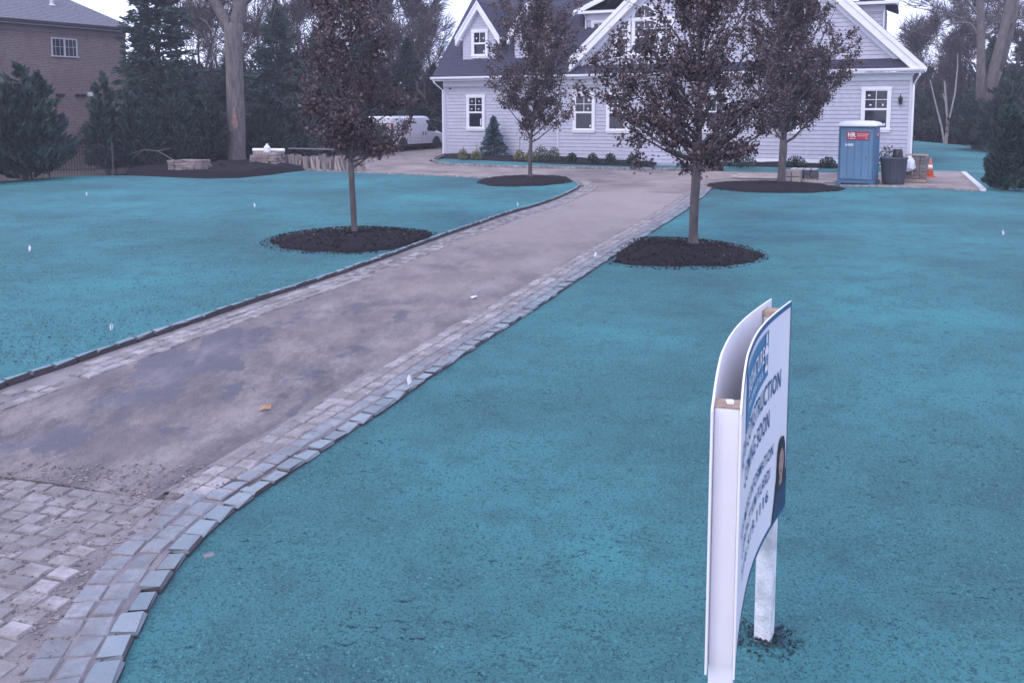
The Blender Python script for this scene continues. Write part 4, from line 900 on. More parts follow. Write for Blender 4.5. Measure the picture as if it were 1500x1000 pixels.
# fences
fe = thing('picket_fence', 'black metal picket fence beside the broad evergreen', 'fence', P(166, 254), math.atan2(-2.2, -3.4) )
m = MB(); m.box(0, 4.6, -.012, .012, .18, .21); m.box(0, 4.6, -.012, .012, 1.05, 1.08); m.build('rail', BLACKM, fe)
for x_ in (0, 2.3, 4.6): m = MB(); m.box(x_ - .025, x_ + .025, -.025, .025, -.2, 1.28); m.build('post', BLACKM if x_ else mat('grey_metal', (.10, .10, .11), None, rough=.4), fe)
pk = MB(); pk.box(-.009, .009, -.009, .009, .05, 1.15); pkm = pk.mesh('picket', BLACKM)
for i in range(1, 46): link('picket', pkm, fe, (i * .1, 0, 0))
wf0, wf1 = P(170, 247), P(575, 228); d_ = wf1 - wf0; L_ = d_.length
wf = thing('wire_fence', 'dark wire mesh fence running behind the stone pallets', 'fence', wf0, math.atan2(d_.y, d_.x)); sl_ = d_.z / L_
for i in range(9):
    m = MB(); m.tube([(0, 0, -.2), (0, 0, 1.75)], .028, 6); m.build('post', BLACKM, wf, loc=(L_ * i / 8, 0, L_ * i / 8 * sl_))
m = MB(); m.tube([(0, 0, 1.7), (L_, 0, 1.7 + sl_ * L_)], .018, 5); m.tube([(0, 0, .1), (L_, 0, .1 + sl_ * L_)], .012, 4); m.build('rail', mat('rail_grey', (.05, .05, .055), None), wf)
m = MB()
for i in range(1, 14): m.tube([(0, 0, .1 + i * .115), (L_, 0, .1 + i * .115 + sl_ * L_)], .0022, 3, cap=False)
for i in range(1, 170): x_ = L_ * i / 170; m.tube([(x_, 0, .1 + sl_ * x_), (x_, 0, 1.7 + sl_ * x_)], .0022, 3, cap=False)
kind(m.build('wire_mesh', BLACKM, wf), 'stuff')

# ------------------------------------------------------------------ planting by the house
def tuft_mesh(h_, r_, seed, mats, N=420, leaf=.07, squash=1.0):
    g = np.random.default_rng(seed); d = unit(g.normal(0, 1, (N, 3))); d[:, 2] = np.abs(d[:, 2]); q = g.random((N, 1)) ** .45
    C = d * q * np.array([r_, r_, h_]); D = unit(d + g.normal(0, .5, (N, 3))); S = unit(np.cross(D, g.normal(0, 1, C.shape))); Lh = leaf * (.6 + .8 * g.random(N))
    V, Fc = quads_from(C, D, S, Lh, Lh * .6, .4); return mesh_from('foliage', V, Fc, mats, np.tile(g.integers(0, len(mats), N), 2))
def shrub(name, label, loc, h_, r_, seed, mats, stake=0, group=None):
    t = thing(name, label, 'shrub', loc, 0, group); link('foliage', tuft_mesh(h_ * 1.2, r_ * 1.2, seed, mats, 620, .08), t)
    m = MB(); m.tube([(0, 0, -.2), (0, 0, h_ * .4)], .02, 5); m.build('stem', BARKG, t)
    if stake: m = MB(); m.tube([(0, 0, 0), (.02, 0, stake)], .012, 4); m.build('stake', BARKG, t)
    return t
GS = 'shrubs along the front wall'
shrub('yellow_shrub', 'yellow shrub with a thin stem nearest the left house corner', P(678, 232.5, .12), .40, .22, 1, YELLOW, .62, GS)
shrub('yellow_shrub', 'yellow shrub with a thin stem just left of the blue spruce', P(698, 233, .12), .38, .22, 2, YELLOW, .75, GS)
shrub('yellow_shrub', 'yellow shrub with the tallest thin stem, right of the blue spruce', P(761, 234, .12), .40, .26, 3, YELLOW, 1.05, GS)
shrub('yellow_shrub', 'small yellow shrub behind the trunk near the front wall', P(776, 234.5, .12), .40, .22, 4, YELLOW, 0, GS)
shrub('green_shrub', 'loose olive green shrub beside the smaller one by the wall corner', P(793, 235, .12), .62, .34, 5, [YELLOW[1], SHRUB[0]], 0, GS)
shrub('green_shrub', 'loose green shrub touching the wall corner', P(811, 235.5, .12), .55, .30, 6, [YELLOW[1], SHRUB[0]], 0, GS)
for q, (px, lb) in enumerate([(838, 'first round dark shrub right of the wall corner'), (868, 'second round dark shrub right of the wall corner'), (894, 'third round dark shrub right of the wall corner'), (926, 'round dark shrub half behind the big tree branches')]): shrub('round_shrub', lb, P(px, 238.5 + q * .6, .10), .40, .24, 10 + q, SHRUB, 0, GS)
shrub('round_shrub', 'low dark shrub left of the blue portable toilet against the wall', P(1212, 244, .1), .36, .34, 15, SHRUB, 0, GS)
shrub('round_shrub', 'low dark shrub by the wall behind the stacked pallet', P(1166, 243, .1), .38, .40, 16, SHRUB, 0, GS)
shrub('round_shrub', 'low dark shrub behind the forked young tree', P(1085, 245, .1), .62, .55, 17, SHRUB, 0, GS)
shrub('green_shrub', 'leafy shrub behind the dark bin by the house corner', P(1300, 244, .15), .80, .36, 18, [SHRUB[0], SHRUB[0], SHRUB[1]], 0, GS)

# ------------------------------------------------------------------ white van
VH = R(90 - 27); v0 = P(573, 222)
van = thing('cargo_van', 'white cargo van parked beyond the gravel court, seen from behind', 'van', v0 + Vec((-.65, -.3, -.05)), VH)
st = [(0, .52, 1.1, 1.98, .97, .84), (.07, .45, 1.1, 2.07, 1.0, .87), (3.55, .45, 1.1, 2.09, 1.0, .87), (3.95, .45, 1.1, 2.05, 1.0, .85), (4.3, .45, 1.1, 1.78, 1.0, .84), (4.72, .45, 1.08, 1.30, 1.0, .86), (5.25, .48, 1.0, 1.17, .98, .84), (5.55, .5, .92, 1.05, .93, .8), (5.68, .55, .8, .92, .85, .72)]
m = MB(); vs = []; fs = []
for x_, zb_, zm_, zt_, wb, wt_ in st:
    for y_, z_ in ((-wb * .97, zb_), (-wb, zb_ + .25), (-wb, zm_), (-(wb + wt_) / 2 - .01, (zm_ + zt_) / 2), (-wt_, zt_ - .10), (-wt_ + .14, zt_), (wt_ - .14, zt_), (wt_, zt_ - .10), ((wb + wt_) / 2 + .01, (zm_ + zt_) / 2), (wb, zm_), (wb, zb_ + .25), (wb * .97, zb_)): vs.append((x_, y_, z_))
for i in range(len(st) - 1):
    for j in range(12): fs.append((i * 12 + j, (i + 1) * 12 + j, (i + 1) * 12 + (j + 1) % 12, i * 12 + (j + 1) % 12))
fs += [tuple(range(12)), tuple(range(len(st) * 12 - 1, (len(st) - 1) * 12 - 1, -1))]; m.add(vs, fs); m.build('body', VANW, van)
def wside(x0, x1, z0, z1, s, nm='side_window'):
    m = MB(); yb = lambda z: s * (1.004 - (z - 1.1) * .135); m.add([(x0, yb(z0), z0), (x1, yb(z0), z0), (x1 - (.30 if nm == 'side_window' else 0), yb(z1), z1), (x0, yb(z1), z1), (x0, yb(z0) - s * .03, z0), (x1, yb(z0) - s * .03, z0), (x1 - .3, yb(z1) - s * .03, z1), (x0, yb(z1) - s * .03, z1)], [(0, 1, 2, 3), (4, 7, 6, 5), (0, 4, 5, 1), (1, 5, 6, 2), (2, 6, 7, 3), (3, 7, 4, 0)]); m.build(nm, GLASS, van)
for s in (-1, 1): wside(3.62, 4.52, 1.18, 1.84, s)
m = MB(); m.add([(4.27, -.72, 1.80), (4.27, .72, 1.80), (4.74, .8, 1.32), (4.74, -.8, 1.32)], [(0, 1, 2, 3)]); m.build('windscreen', GLASS, van)
def wheel(x_, y_, s):
    p = thing('wheel', '', '', (0, 0, 0)); 
    for k_ in ('label', 'category'): del p[k_]
    p.parent = van; p.location = (x_, y_, .37)
    M = Matrix.Rotation(-s * pi / 2, 4, 'X')
    a = MB(); a.lathe([(.24, -.1), (.34, -.11), (.37, -.08), (.37, .08), (.34, .11), (.24, .1)], 20); me = a.mesh('tyre', RUBBER, True); me.transform(M); link('tyre', me, p)
    a = MB(); a.lathe([(.05, .06), (.08, .10), (.10, .05), (.19, .04), (.235, .09), (.24, .1), (.24, .05)], 16); me = a.mesh('rim', ALU); me.transform(M); link('rim', me, p)
for s in (-1, 1):
    wheel(.98, s * .88, s); wheel(4.62, s * .88, s)
    a = MB(); a.prism([(.47 * cos(pi * i / 12), .47 * sin(pi * i / 12)) for i in range(13)], (.98, s * .985, .40), X, Z, Vec((0, s, 0)), .022); a.prism([(.47 * cos(pi * i / 12), .47 * sin(pi * i / 12)) for i in range(13)], (4.62, s * .985, .40), X, Z, Vec((0, s, 0)), .022); a.build('wheel_arch', BLACKM, van)
    a = MB(); a.cbox(-.03, .10, s * .90 - .065, s * .90 + .065, 1.28, 1.66, .02); a.build('tail_light', REDL, van)
    a = MB(); a.cbox(4.15, 4.28, s * 1.08 - .11, s * 1.08 + .11, 1.16, 1.42, .03); a.build('wing_mirror', BLACKM, van)
a = MB(); a.cbox(-.14, .05, -.98, .98, .42, .62, .04); a.build('rear_bumper', mat('dark_bumper', (.05, .05, .055), None, rough=.5), van)
a = MB(); a.cbox(5.62, 5.78, -.92, .92, .42, .62, .04); a.build('front_bumper', mat('chrome_grey', (.3, .3, .32), None, rough=.4), van)
a = MB(); a.box(-.035, .02, -.30, .02, .80, .98); pl = a.build('license_plate', mat('orange_plate', (.55, .22, .06), None, rough=.5), van)
for y_ in (-.008, .008): pass
a = MB(); a.box(-.012, .01, -.006, .006, .62, 1.95); a.box(-.012, .01, -.86, -.85, .62, 1.9); a.box(-.012, .01, .85, .86, .62, 1.9); a.build('rear_door_seam', BLACKM, van)
a = MB(); a.box(-.05, .0, -.2, -.12, 1.02, 1.2); a.build('door_handle', BLACKM, van)
for s in (-1, 1):
    a = MB()
    for x_ in (1.75, 3.0, 3.55): a.box(x_ - .006, x_ + .006, s * .99 - .016, s * .99 + .016, .55, 1.1)
    a.box(.1, 4.5, s * .99 - .016, s * .99 + .016, .80, .812); a.build('side_seam', mat('seam_grey', (.25, .25, .27), None), van)
    a = MB()
    for x_ in (3.1, 3.38): a.box(x_, x_ + .05, s * 1.0 - .03, s * 1.0 + .03, .95, 1.15)
    a.build('door_handle', BLACKM, van)
a = MB(); a.box(.3, 5.3, -.75, .75, .28, .5); a.build('chassis', BLACKM, van)

# ------------------------------------------------------------------ lettering
def text_mesh(s, width, cap, bold=.018, mt=None):
    cu = bpy.data.curves.new('lettering', 'FONT'); cu.body = s; cu.size = 1; cu.resolution_u = 3; cu.space_character = 1.14; cu.offset = bold; o = bpy.data.objects.new('lettering', cu); COL.objects.link(o)
    dg = bpy.context.evaluated_depsgraph_get(); me = bpy.data.meshes.new_from_object(o.evaluated_get(dg)); bpy.data.objects.remove(o)
    k = len(me.vertices); c = np.zeros(k * 3); me.vertices.foreach_get('co', c); c = c.reshape(-1, 3); lo, hi = c.min(0), c.max(0)
    c = (c - lo) / np.maximum(hi - lo, 1e-6) * np.array([width, cap, 0]); me.vertices.foreach_set('co', c.ravel())
    me.materials.clear()
    if mt: me.materials.append(mt)
    me.update(); return me

# ------------------------------------------------------------------ portable toilet
PT = thing('portable_toilet', 'blue portable toilet with white domed roof and red sign', 'portable toilet', P(1257, 268.5), R(-31))
BLUEP = mat('blue_plastic', (.095, .195, .315), (.115, .225, .35), 1.5, .5, .1, 20); BLUED = mat('dark_blue_plastic', (.065, .135, .225), None, rough=.5)
m = MB(); m.cbox(-.57, .57, -.57, .57, .14, 2.02, .03); m.build('cabin', BLUEP, PT)
m = MB(); m.cbox(-.62, .62, -.62, .62, .02, .14, .02); m.box(-.60, -.45, -.75, .75, -.03, .05); m.box(.45, .60, -.75, .75, -.03, .05); m.build('skid_base', BLUED, PT)
m = MB(); m.box(-.52, .40, -.595, -.573, .2, 1.62); dr = m.build('door', BLUEP, PT)
m = MB()
for x_ in (-.30, -.06, .18): m.box(x_ - .018, x_ + .018, -.606, -.596, .26, 1.55)
m.build('door_rib', mat('blue_rib', (.080, .170, .28), None, rough=.5), dr)
m = MB(); m.box(.31, .35, -.615, -.596, .88, .98); m.build('handle', BLUED, dr)
for x_ in (-.60, .55):
    m = MB(); m.cbox(x_, x_ + .05, -.61, -.56, .14, 2.02, .012); m.build('corner_post', BLUED, PT)
m = MB(); m.cbox(-.60, .60, -.62, .62, 1.96, 2.04, .02); m.build('top_frame', BLUED, PT)
m = MB()
vs = []; fs = []; prof = [(.66, 2.02), (.66, 2.07), (.58, 2.15), (.40, 2.20), (.0, 2.215)]
for k_, (q, z_) in enumerate(prof):
    for x_, y_ in ((-q, -q * 1.0), (q, -q), (q, q), (-q, q)): vs.append((x_ * (.98 if k_ == 4 else 1), y_, z_))
for i in range(4):
    for j in range(4): fs.append((i * 4 + j, i * 4 + (j + 1) % 4, i * 4 + 4 + (j + 1) % 4, i * 4 + 4 + j))
m.add(vs, fs); m.build('roof', mat('white_translucent_plastic', (.82, .82, .85), None, rough=.4), PT)
m = MB(); m.box(.576, .584, -.45, .45, .3, 1.9); 
for i in range(5): m.box(.574, .60, -.4 + i * .18, -.36 + i * .18, .3, 1.7)
m.build('side_panel', BLUEP, PT)
REDS = mat('red_sign', (.42, .03, .05), None, rough=.5); WHT = mat('white_print', (.80, .78, .80), None, rough=.6)
def put_text(s, width, cap, x, z, y, parent, mt, bold=.02, side=None):
    o = link('lettering', text_mesh(s, width, cap, bold, mt), parent, (x, y, z), (R(90), 0, 0) if not side else (R(90), 0, R(90))); return o
m = MB(); m.box(-.33, .40, -.632, -.61, 1.55, 1.84); sg = m.build('sign_panel', REDS, PT)
put_text('HR', .26, .15, -.29, 1.65, -.635, sg, WHT, .05); put_text('COMPANY', .26, .035, -.29, 1.58, -.635, sg, WHT)
put_text('PORTABLE RESTROOMS', .36, .035, .02, 1.73, -.635, sg, WHT); put_text('SALES RENTALS', .34, .03, .02, 1.67, -.635, sg, WHT); put_text('CALL', .10, .028, .28, 1.59, -.635, sg, WHT)
m = MB(); m.box(-.38, -.10, -.604, -.597, 1.33, 1.42); pn = m.build('number_plate', mat('pale_plate', (.40, .48, .56), None), PT); put_text('8280', .22, .06, -.35, 1.345, -.607, pn, WHT, .03)
m = MB(); m.box(.587, .60, -.25, .1, 1.62, 1.84); sg = m.build('sign_panel', REDS, PT); put_text('HR', .2, .12, .604, 1.68, -.18, sg, WHT, .05, True).location = (.604, -.2, 1.68)

# ------------------------------------------------------------------ building materials in the court
def flat_pile(name, label, loc, rz, nx, ny, nz, sx_, sy_, sz_, piece, mt, pallet=True, group=None, jit=.02, missing=0., cat='pallet', seed=0):
    r = random.Random(seed + 100); t = thing(name, label, cat, loc, rz, group); z0 = 0
    if pallet:
        m = MB()
        for i in range(3): m.box(-nx * sx_ / 2 + .02, nx * sx_ / 2 - .02, (i - 1) * ny * sy_ * .44 - .04, (i - 1) * ny * sy_ * .44 + .04, 0, .09)
        for i in range(6): x_ = -nx * sx_ / 2 + (i + .5) * nx * sx_ / 6; m.box(x_ - .05, x_ + .05, -ny * sy_ / 2, ny * sy_ / 2, .092, .115)
        m.build('pallet', WOODE, t); z0 = .117
    me = {}
    for i in range(4):
        q = random.Random(i + seed); mm = MB(); mm.cbox(-.5, .5, -.5, .5, -.5, .5, .05)
        mm.v = [(a + q.uniform(-.03, .03), b + q.uniform(-.03, .03), c_ + q.uniform(-.04, .04)) for a, b, c_ in mm.v]; me[i] = mm.mesh(piece, mt)
    for k_ in range(nz):
        for i in range(nx):
            for j in range(ny):
                if 0 < i < nx - 1 and 0 < j < ny - 1 and k_ < nz - 1: continue
                if k_ == nz - 1 and r.random() < missing: continue
                link(piece, me[r.randrange(4)], t, ((i - (nx - 1) / 2) * sx_ + r.uniform(-jit, jit), (j - (ny - 1) / 2) * sy_ + r.uniform(-jit, jit), z0 + (k_ + .5) * sz_), (0, 0, r.uniform(-.04, .04)), (sx_ * r.uniform(.88, .98), sy_ * r.uniform(.9, .98), sz_ * r.uniform(.85, .97)))
    return t, z0 + nz * sz_
FIELD = mat('fieldstone', (.20, .155, .145), (.40, .32, .30), 3, .95, .8, 14, rnd_obj=.3); PAVER = mat('tan_paver', (.30, .25, .23), (.42, .36, .33), 4, .9, .4, 30, rnd_obj=.12)
flat_pile('stone_pallet', 'low pallet of brown wall stone left of the big bare trunk', P(279, 257), R(-8), 5, 3, 5, .27, .32, .10, 'stone', FIELD, seed=1, missing=.4, jit=.03)
pt, ph = flat_pile('stone_pallet', 'pallet of brown wall stone just right of the big trunk', P(392, 249), R(-10), 4, 3, 5, .30, .32, .13, 'stone', FIELD, seed=2, missing=.1, jit=.03)
m = MB(); m.tube([(-.7, 0, 0), (.7, .05, 0)], .075, 10); o = m.build('plastic_pipe', WHITEP, loc=P(393, 249) + Vec((0, .1, ph + .07)), rot=(0, 0, R(-10))); tag(o, 'length of white pipe lying on the stone pallet', 'pipe')
t = thing('plastic_jug', 'white plastic jug standing on the stone pallet by the pipe', 'jug', P(393, 249) + Vec((.05, -.28, ph)))
m = MB(); m.lathe([(.13, 0), (.14, .03), (.14, .2), (.06, .3), (.05, .31)], 12); m.build('body', WHITEP, t); m = MB(); m.lathe([(.052, .312), (.052, .36)], 10); m.build('cap', STICK, t)
# upright flagstones
r = random.Random(3); fl = mat('flagstone', (.25, .20, .185), (.44, .37, .34), 3, .95, .6, 18, rnd_obj=.25)
fme = []
for i in range(4):
    q = random.Random(i + 60); mm = MB(); mm.cbox(-.5, .5, -.5, .5, 0, 1, .06); mm.v = [(a + q.uniform(-.05, .05), b + q.uniform(-.07, .07), c_ + (q.uniform(-.14, .14) if c_ > .5 else 0)) for a, b, c_ in mm.v]; fme.append(mm.mesh('flagstone', fl))
a0, a1 = P(416, 247), P(540, 250)
for q in range(3):
    t = thing('flagstone_stack', ('stack of flagstones on edge nearest the stone pallet', 'middle stack of flagstones on edge along the gravel', 'stack of flagstones on edge under the young tree crown')[q], 'stone stack', a0.lerp(a1, (.12, .43, .78)[q]), R(-4 - 6 * q), 'flagstones stacked on edge')
    for i in range(9): link('flagstone', fme[r.randrange(4)], t, (-.55 + i * .135 + r.uniform(-.02, .02), r.uniform(-.08, .08), -.02), (r.uniform(-.1, .1), r.uniform(-.28, .1), r.uniform(-.1, .1)), (.09 * r.uniform(.7, 1.3), .62 * r.uniform(.8, 1.1), .55 * r.uniform(.7, 1.12)))
m = MB(); m.box(-1.1, 1.1, -.12, .12, 0, .045); o = m.build('plank', mat('grey_plank', (.20, .19, .20), None), loc=P(452, 243) + Vec((.1, .5, .72)), rot=(0, .02, R(-3))); tag(o, 'grey plank lying across the flagstone stacks', 'plank')
m = MB(); m.tube([(-1.2, 0, .75), (-.6, .1, .95), (0, 0, .9), (.7, 0, .5), (1.3, -.1, .32)], [.006, .012, .015, .018, .02], 5); m.tube([(0, 0, .9), (.5, .1, 1.0)], .012, 4); m.tube([(-.6, .1, .95), (-1.1, .2, .6)], .012, 4); o = m.build('fallen_branch', mat('dry_branch', (.22, .18, .17), None), loc=P(232, 254)); tag(o, 'dry fallen branch leaning by the first stone pallet', 'branch')
# right side
bt = P(1160, 268.5)
flat_pile('block_stack', 'square stack of tan blocks beside the young tree trunk', bt, R(-24), 2, 2, 2, .30, .30, .24, 'block', PAVER, False, seed=5, cat='block stack', jit=.01)
pt, ph = flat_pile('paver_pallet', 'low pallet with four pale slabs on dark pavers', P(1178, 264.5), R(-24), 4, 2, 3, .24, .36, .09, 'paver', mat('dark_paver', (.08, .075, .09), (.15, .14, .16), 4, .9, rnd_obj=.2), True, seed=6, jit=.01)
m = MB(); m.cbox(-.095, .095, -.30, .30, 0, .05, .01); sme = m.mesh('slab', mat('pale_slab', (.60, .58, .60), None))
for i in range(4): o = link('slab', sme, None, P(1178, 264.5) + Vec(((i - 1.5) * .24 * cos(R(-24)), (i - 1.5) * .24 * sin(R(-24)), ph + .01)), (0, 0, R(-24))); tag(o, ('leftmost pale slab on the low pallet', 'second pale slab from the left on the low pallet', 'third pale slab from the left on the low pallet', 'rightmost pale slab on the low pallet')[i], 'slab', 'pale slabs on the low pallet')
r = random.Random(9); plk = []
for i in range(5):
    m = MB(); m.box(-1.05, 1.05, -.085, .085, 0, .075); o = m.build('timber_plank', mat('bleached_timber', (.42, .37, .37), (.55, .49, .48), 3, .85, rnd_obj=.15), loc=P(1122, 261.5) + Vec((r.uniform(-.2, .2), (i % 3 - 1) * .17, +.02 + (i // 3) * .08)), rot=(0, 0, R(-12 + r.uniform(-3, 3)))); tag(o, ('pale timber plank at the back of the pile by the trunk', 'pale timber plank in the middle of the lower layer', 'front timber plank of the lower layer', 'upper timber plank at the back of the pile', 'upper timber plank in the middle of the pile')[i], 'plank', 'timber planks by the young tree')
for i in range(3):
    m = MB(); m.box(-.7, .7, -.05, .05, 0, .06); o = m.build('timber_offcut', mat('bleached_timber', (.40, .36, .36), None), loc=P(1180, 267.5) + Vec((.35 * i - .1, -.15 + .12 * i, .02 + i * .0)), rot=(0, 0, R(-30 + 14 * i))); tag(o, ('timber offcut lying before the low pallet, leftmost', 'timber offcut lying before the low pallet, in the middle', 'timber offcut lying before the low pallet, rightmost')[i], 'timber', 'timber offcuts by the low pallet')
bn = thing('plastic_bin', 'large dark ribbed bin between the toilet and the paver pallet', 'bin', P(1308, 269))
BIN = mat('dark_grey_plastic', (.060, .072, .098), (.075, .088, .118), 4, .6)
m = MB(); m.lathe([(.34, 0), (.36, .03), (.44, .86), (.47, .88), (.47, .93), (.44, .93), (.42, .88), (.33, .06)], 24); m.build('body', BIN, bn, smooth=True)
for i in range(24):
    a = i * 2 * pi / 24; m = MB(); m.box(-.012, .012, -.012, .012, .06, .84); o = m.build('rib', BIN, bn, loc=(.352 * cos(a), .352 * sin(a), 0), rot=(0, .095, a))
bk = thing('black_bucket', 'black bucket upside down on the dark bin', 'bucket', P(1308, 269) + Vec((.12, 0, .935))); m = MB(); m.lathe([(.18, 0), (.18, .03), (.155, .26), (.14, .28)], 18); m.build('body', mat('black_plastic', (.012, .012, .014), None, rough=.45), bk, smooth=True); m = MB(); m.lathe([(.19, .0), (.19, .025)], 18); m.build('rim', BLACKM, bk)
g = np.random.default_rng(4)
m = MB(); NP = 14; prof = [(.05, .5), (.09, .46), (.16, .34), (.21, .2), (.22, .1), (.14, .0)]; m.lathe(prof, NP); m.v = [(a * (1 + g.normal(0, .14)), b * .8 * (1 + g.normal(0, .14)), c_ + g.normal(0, .02)) for a, b, c_ in m.v]
o = m.build('plastic_bag', mat('white_plastic_film', (.70, .72, .76), None, rough=.35), loc=P(1328, 267) + Vec((.0, -.1, .42))); tag(o, 'crumpled white plastic bag hanging beside the dark bin', 'bag')
pt, ph = flat_pile('paver_pallet', 'tall pallet of tan pavers by the house corner', P(1341, 266), R(-24), 3, 3, 6, .24, .24, .13, 'paver', mat('brown_paver', (.14, .12, .12), (.24, .20, .19), 4, .9, .4, 30, rnd_obj=.2), True, seed=7, jit=.008)
m = MB()
for i in range(5): m.box(-.38, .38, -.36 + i * .15, -.25 + i * .15, 0, .03)
m.box(-.38, -.3, -.36, .36, -.05, -.002); m.box(.3, .38, -.36, .36, -.05, -.002)
o = m.build('pallet_top', WOODE, loc=P(1341, 266) + Vec((0, 0, ph + .06)), rot=(0, 0, R(-24))); tag(o, 'wooden slatted lid lying on the tall paver pallet', 'pallet')
cn = thing('traffic_cone', 'orange traffic cone with white collar on the gravel strip', 'traffic cone', P(1362, 259)); OR = mat('orange_pvc', (.66, .14, .05), None, rough=.5)
m = MB(); m.cbox(-.18, .18, -.18, .18, -.01, .03, .01); m.build('base', OR, cn); m = MB(); m.lathe([(.135, .03), (.03, .70), (.02, .72)], 18); m.build('body', OR, cn, smooth=True); m = MB(); m.lathe([(.094, .31), (.07, .46)], 18); m.build('collar', WHT, cn, smooth=True)
e0, e1 = P(1411, 253), P(1440, 278.5); dd = e1 - e0
m = MB(); m.box(0, dd.length, -.09, .09, -.1, .05); o = m.build('edging_board', mat('pale_board', (.62, .60, .62), None), loc=e0, rot=(0, -atan(dd.z / dd.length), math.atan2(dd.y, dd.x))); tag(o, 'white board edging the right end of the gravel strip', 'edging board')
e0, e1 = P(1335, 250.5), P(1411, 253); dd = e1 - e0
m = MB(); m.box(0, dd.length, -.05, .05, -.1, .04); o = m.build('edging_board', mat('grey_board', (.36, .35, .37), None), loc=e0, rot=(0, -atan(dd.z / dd.length), math.atan2(dd.y, dd.x))); tag(o, 'grey board edging the back of the gravel strip', 'edging board')

# ------------------------------------------------------------------ marker flags, scraps
fm = MB(); fm.add([(0, 0, .0), (.045, .012, -.045), (.05, -.01, -.105), (.015, 0, -.15), (-.012, .015, -.07)], [(0, 1, 2), (0, 2, 3), (0, 3, 4)]); fm.add([(0, .003, .0), (.045, .015, -.045), (.05, -.007, -.105), (.015, .003, -.15), (-.012, .018, -.07)], [(2, 1, 0), (3, 2, 0), (4, 3, 0)]); fme = fm.mesh('flag', FLAGM)
wm = MB(); wm.tube([(0, 0, -.25), (0, 0, .0)], .0025, 4); wme = wm.mesh('wire', ALU)
for px, py, dz, sc_, lb in [(126, 288, .05, 1.1, 'white marker flag on the far left lawn before the evergreens'), (372, 305, .05, 1.1, 'white marker flag on the left lawn below the stone pallets'), (43, 370, .05, 1.1, 'white marker flag near the left edge of the lawn'), (164, 490, .05, .9, 'white marker flag close to the left kerb'), (757, 304, .05, 1.1, 'white marker flag beyond the young tree near the bend'), (873, 380, .03, .9, 'white marker flag at the kerb before the big mulch ring'), (600, 568, .03, 1.0, 'white marker flag at the kerb nearest the sign'), (1469, 346, -.06, 1.1, 'white marker flag alone on the right lawn')]:
    p = P(px, py, dz); t = thing('marker_flag', lb, 'marker flag', p, rnd.uniform(-.6, .6), 'white utility marker flags'); hgt = .15
    o = link('flag', fme, t, (0, 0, hgt), (rnd.uniform(-.2, .2), rnd.uniform(-.2, .4), 0), (sc_ * .8,) * 3); link('wire', wme, t, (0, 0, hgt))
sm = MB(); sm.add([(-.10, -.03, 0), (-.02, -.05, .02), (.09, -.03, .0), (.12, .03, .025), (.0, .06, .006), (-.07, .03, .03), (.02, .0, .035)], [(0, 1, 6), (1, 2, 6), (2, 3, 6), (3, 4, 6), (4, 5, 6), (5, 0, 6)])
o = sm.build('dead_leaf', mat('orange_leaf', (.36, .19, .10), (.46, .28, .16), 8), loc=P(388, 601) + Vec((0, 0, .012)), rot=(.1, -.1, .4)); o.scale = (.55, .5, 1.2); tag(o, 'orange dead leaf lying on the asphalt drive', 'leaf')
for px, py, s, lb in [(694, 437, .8, 'pale scrap on the asphalt near the middle of the drive'), (592, 792, .22, 'tiny white scrap on the near lawn left of the sign')]:
    o = link('paper_scrap', sm.mesh('paper_scrap', mat('pale_scrap', (.62, .58, .58), None)), None, P(px, py) + Vec((0, 0, .012 if px > 600 else -.05)), (0, 0, 1.), (s,) * 3); tag(o, lb, 'scrap')
o = link('stone', sett_data(STONE2, 3), None, P(306, 812, -.03), (0, 0, .6), (.07, .06, .05)); tag(o, 'small loose stone on the lawn beside the curving kerb', 'stone')
g2 = np.random.default_rng(77)
def chips(ctr, rx, ry, N, dz, h, side=None):
    a = g2.random(N) * 6.283; q = g2.random(N) ** .5 * 1.05; x = ctr.x + rx * q * np.cos(a); y = ctr.y + ry * q * np.sin(a)
    if side is not None: k_ = side(y, x); x, y, q = x[k_], y[k_], q[k_]
    n_ = len(x); C = np.stack([x, y, K * y + dz + h * (1 - np.minimum(q, 1) ** 2.2) + .006], 1); D = unit(g2.normal(0, 1, (n_, 3)) * [1, 1, .35]); S = unit(np.cross(D, g2.normal(0, 1, (n_, 3)) * [.4, .4, 1])); Lh = .03 + .05 * g2.random(n_)
    V, Fc = quads_from(C, D, S, Lh, Lh * .4, .3); kind(link('mulch_chips', mesh_from('mulch_chips', V, Fc, [MULCH, CHIPB], np.tile(g2.integers(0, 2, n_), 2))), 'stuff')
CHIPB = mat('brown_chip', (.022, .018, .019), (.055, .044, .042), 5, .95, spec=.15, pos=True)
chips(T1 + Vec((.03, -.1, 0)), 1.8, 1.8, 2600, .035, .17, lambda y, x: x < np.interp(y, lky, lkx) - .12); chips(T3 + Vec((-.55, -.05, 0)), 1.82, 1.8, 2800, -.035, .18, lambda y, x: x > np.interp(y, rky, rkx) + .06)
chips(T2 + Vec((-.1, 0, 0)), 1.8, 2.2, 1500, .02, .16, lambda y, x: x < np.interp(y, lky, lkx) - .12); chips(T4 + Vec((-.5, -.4, 0)), 2.28, 2.05, 1700, -.03, .16)
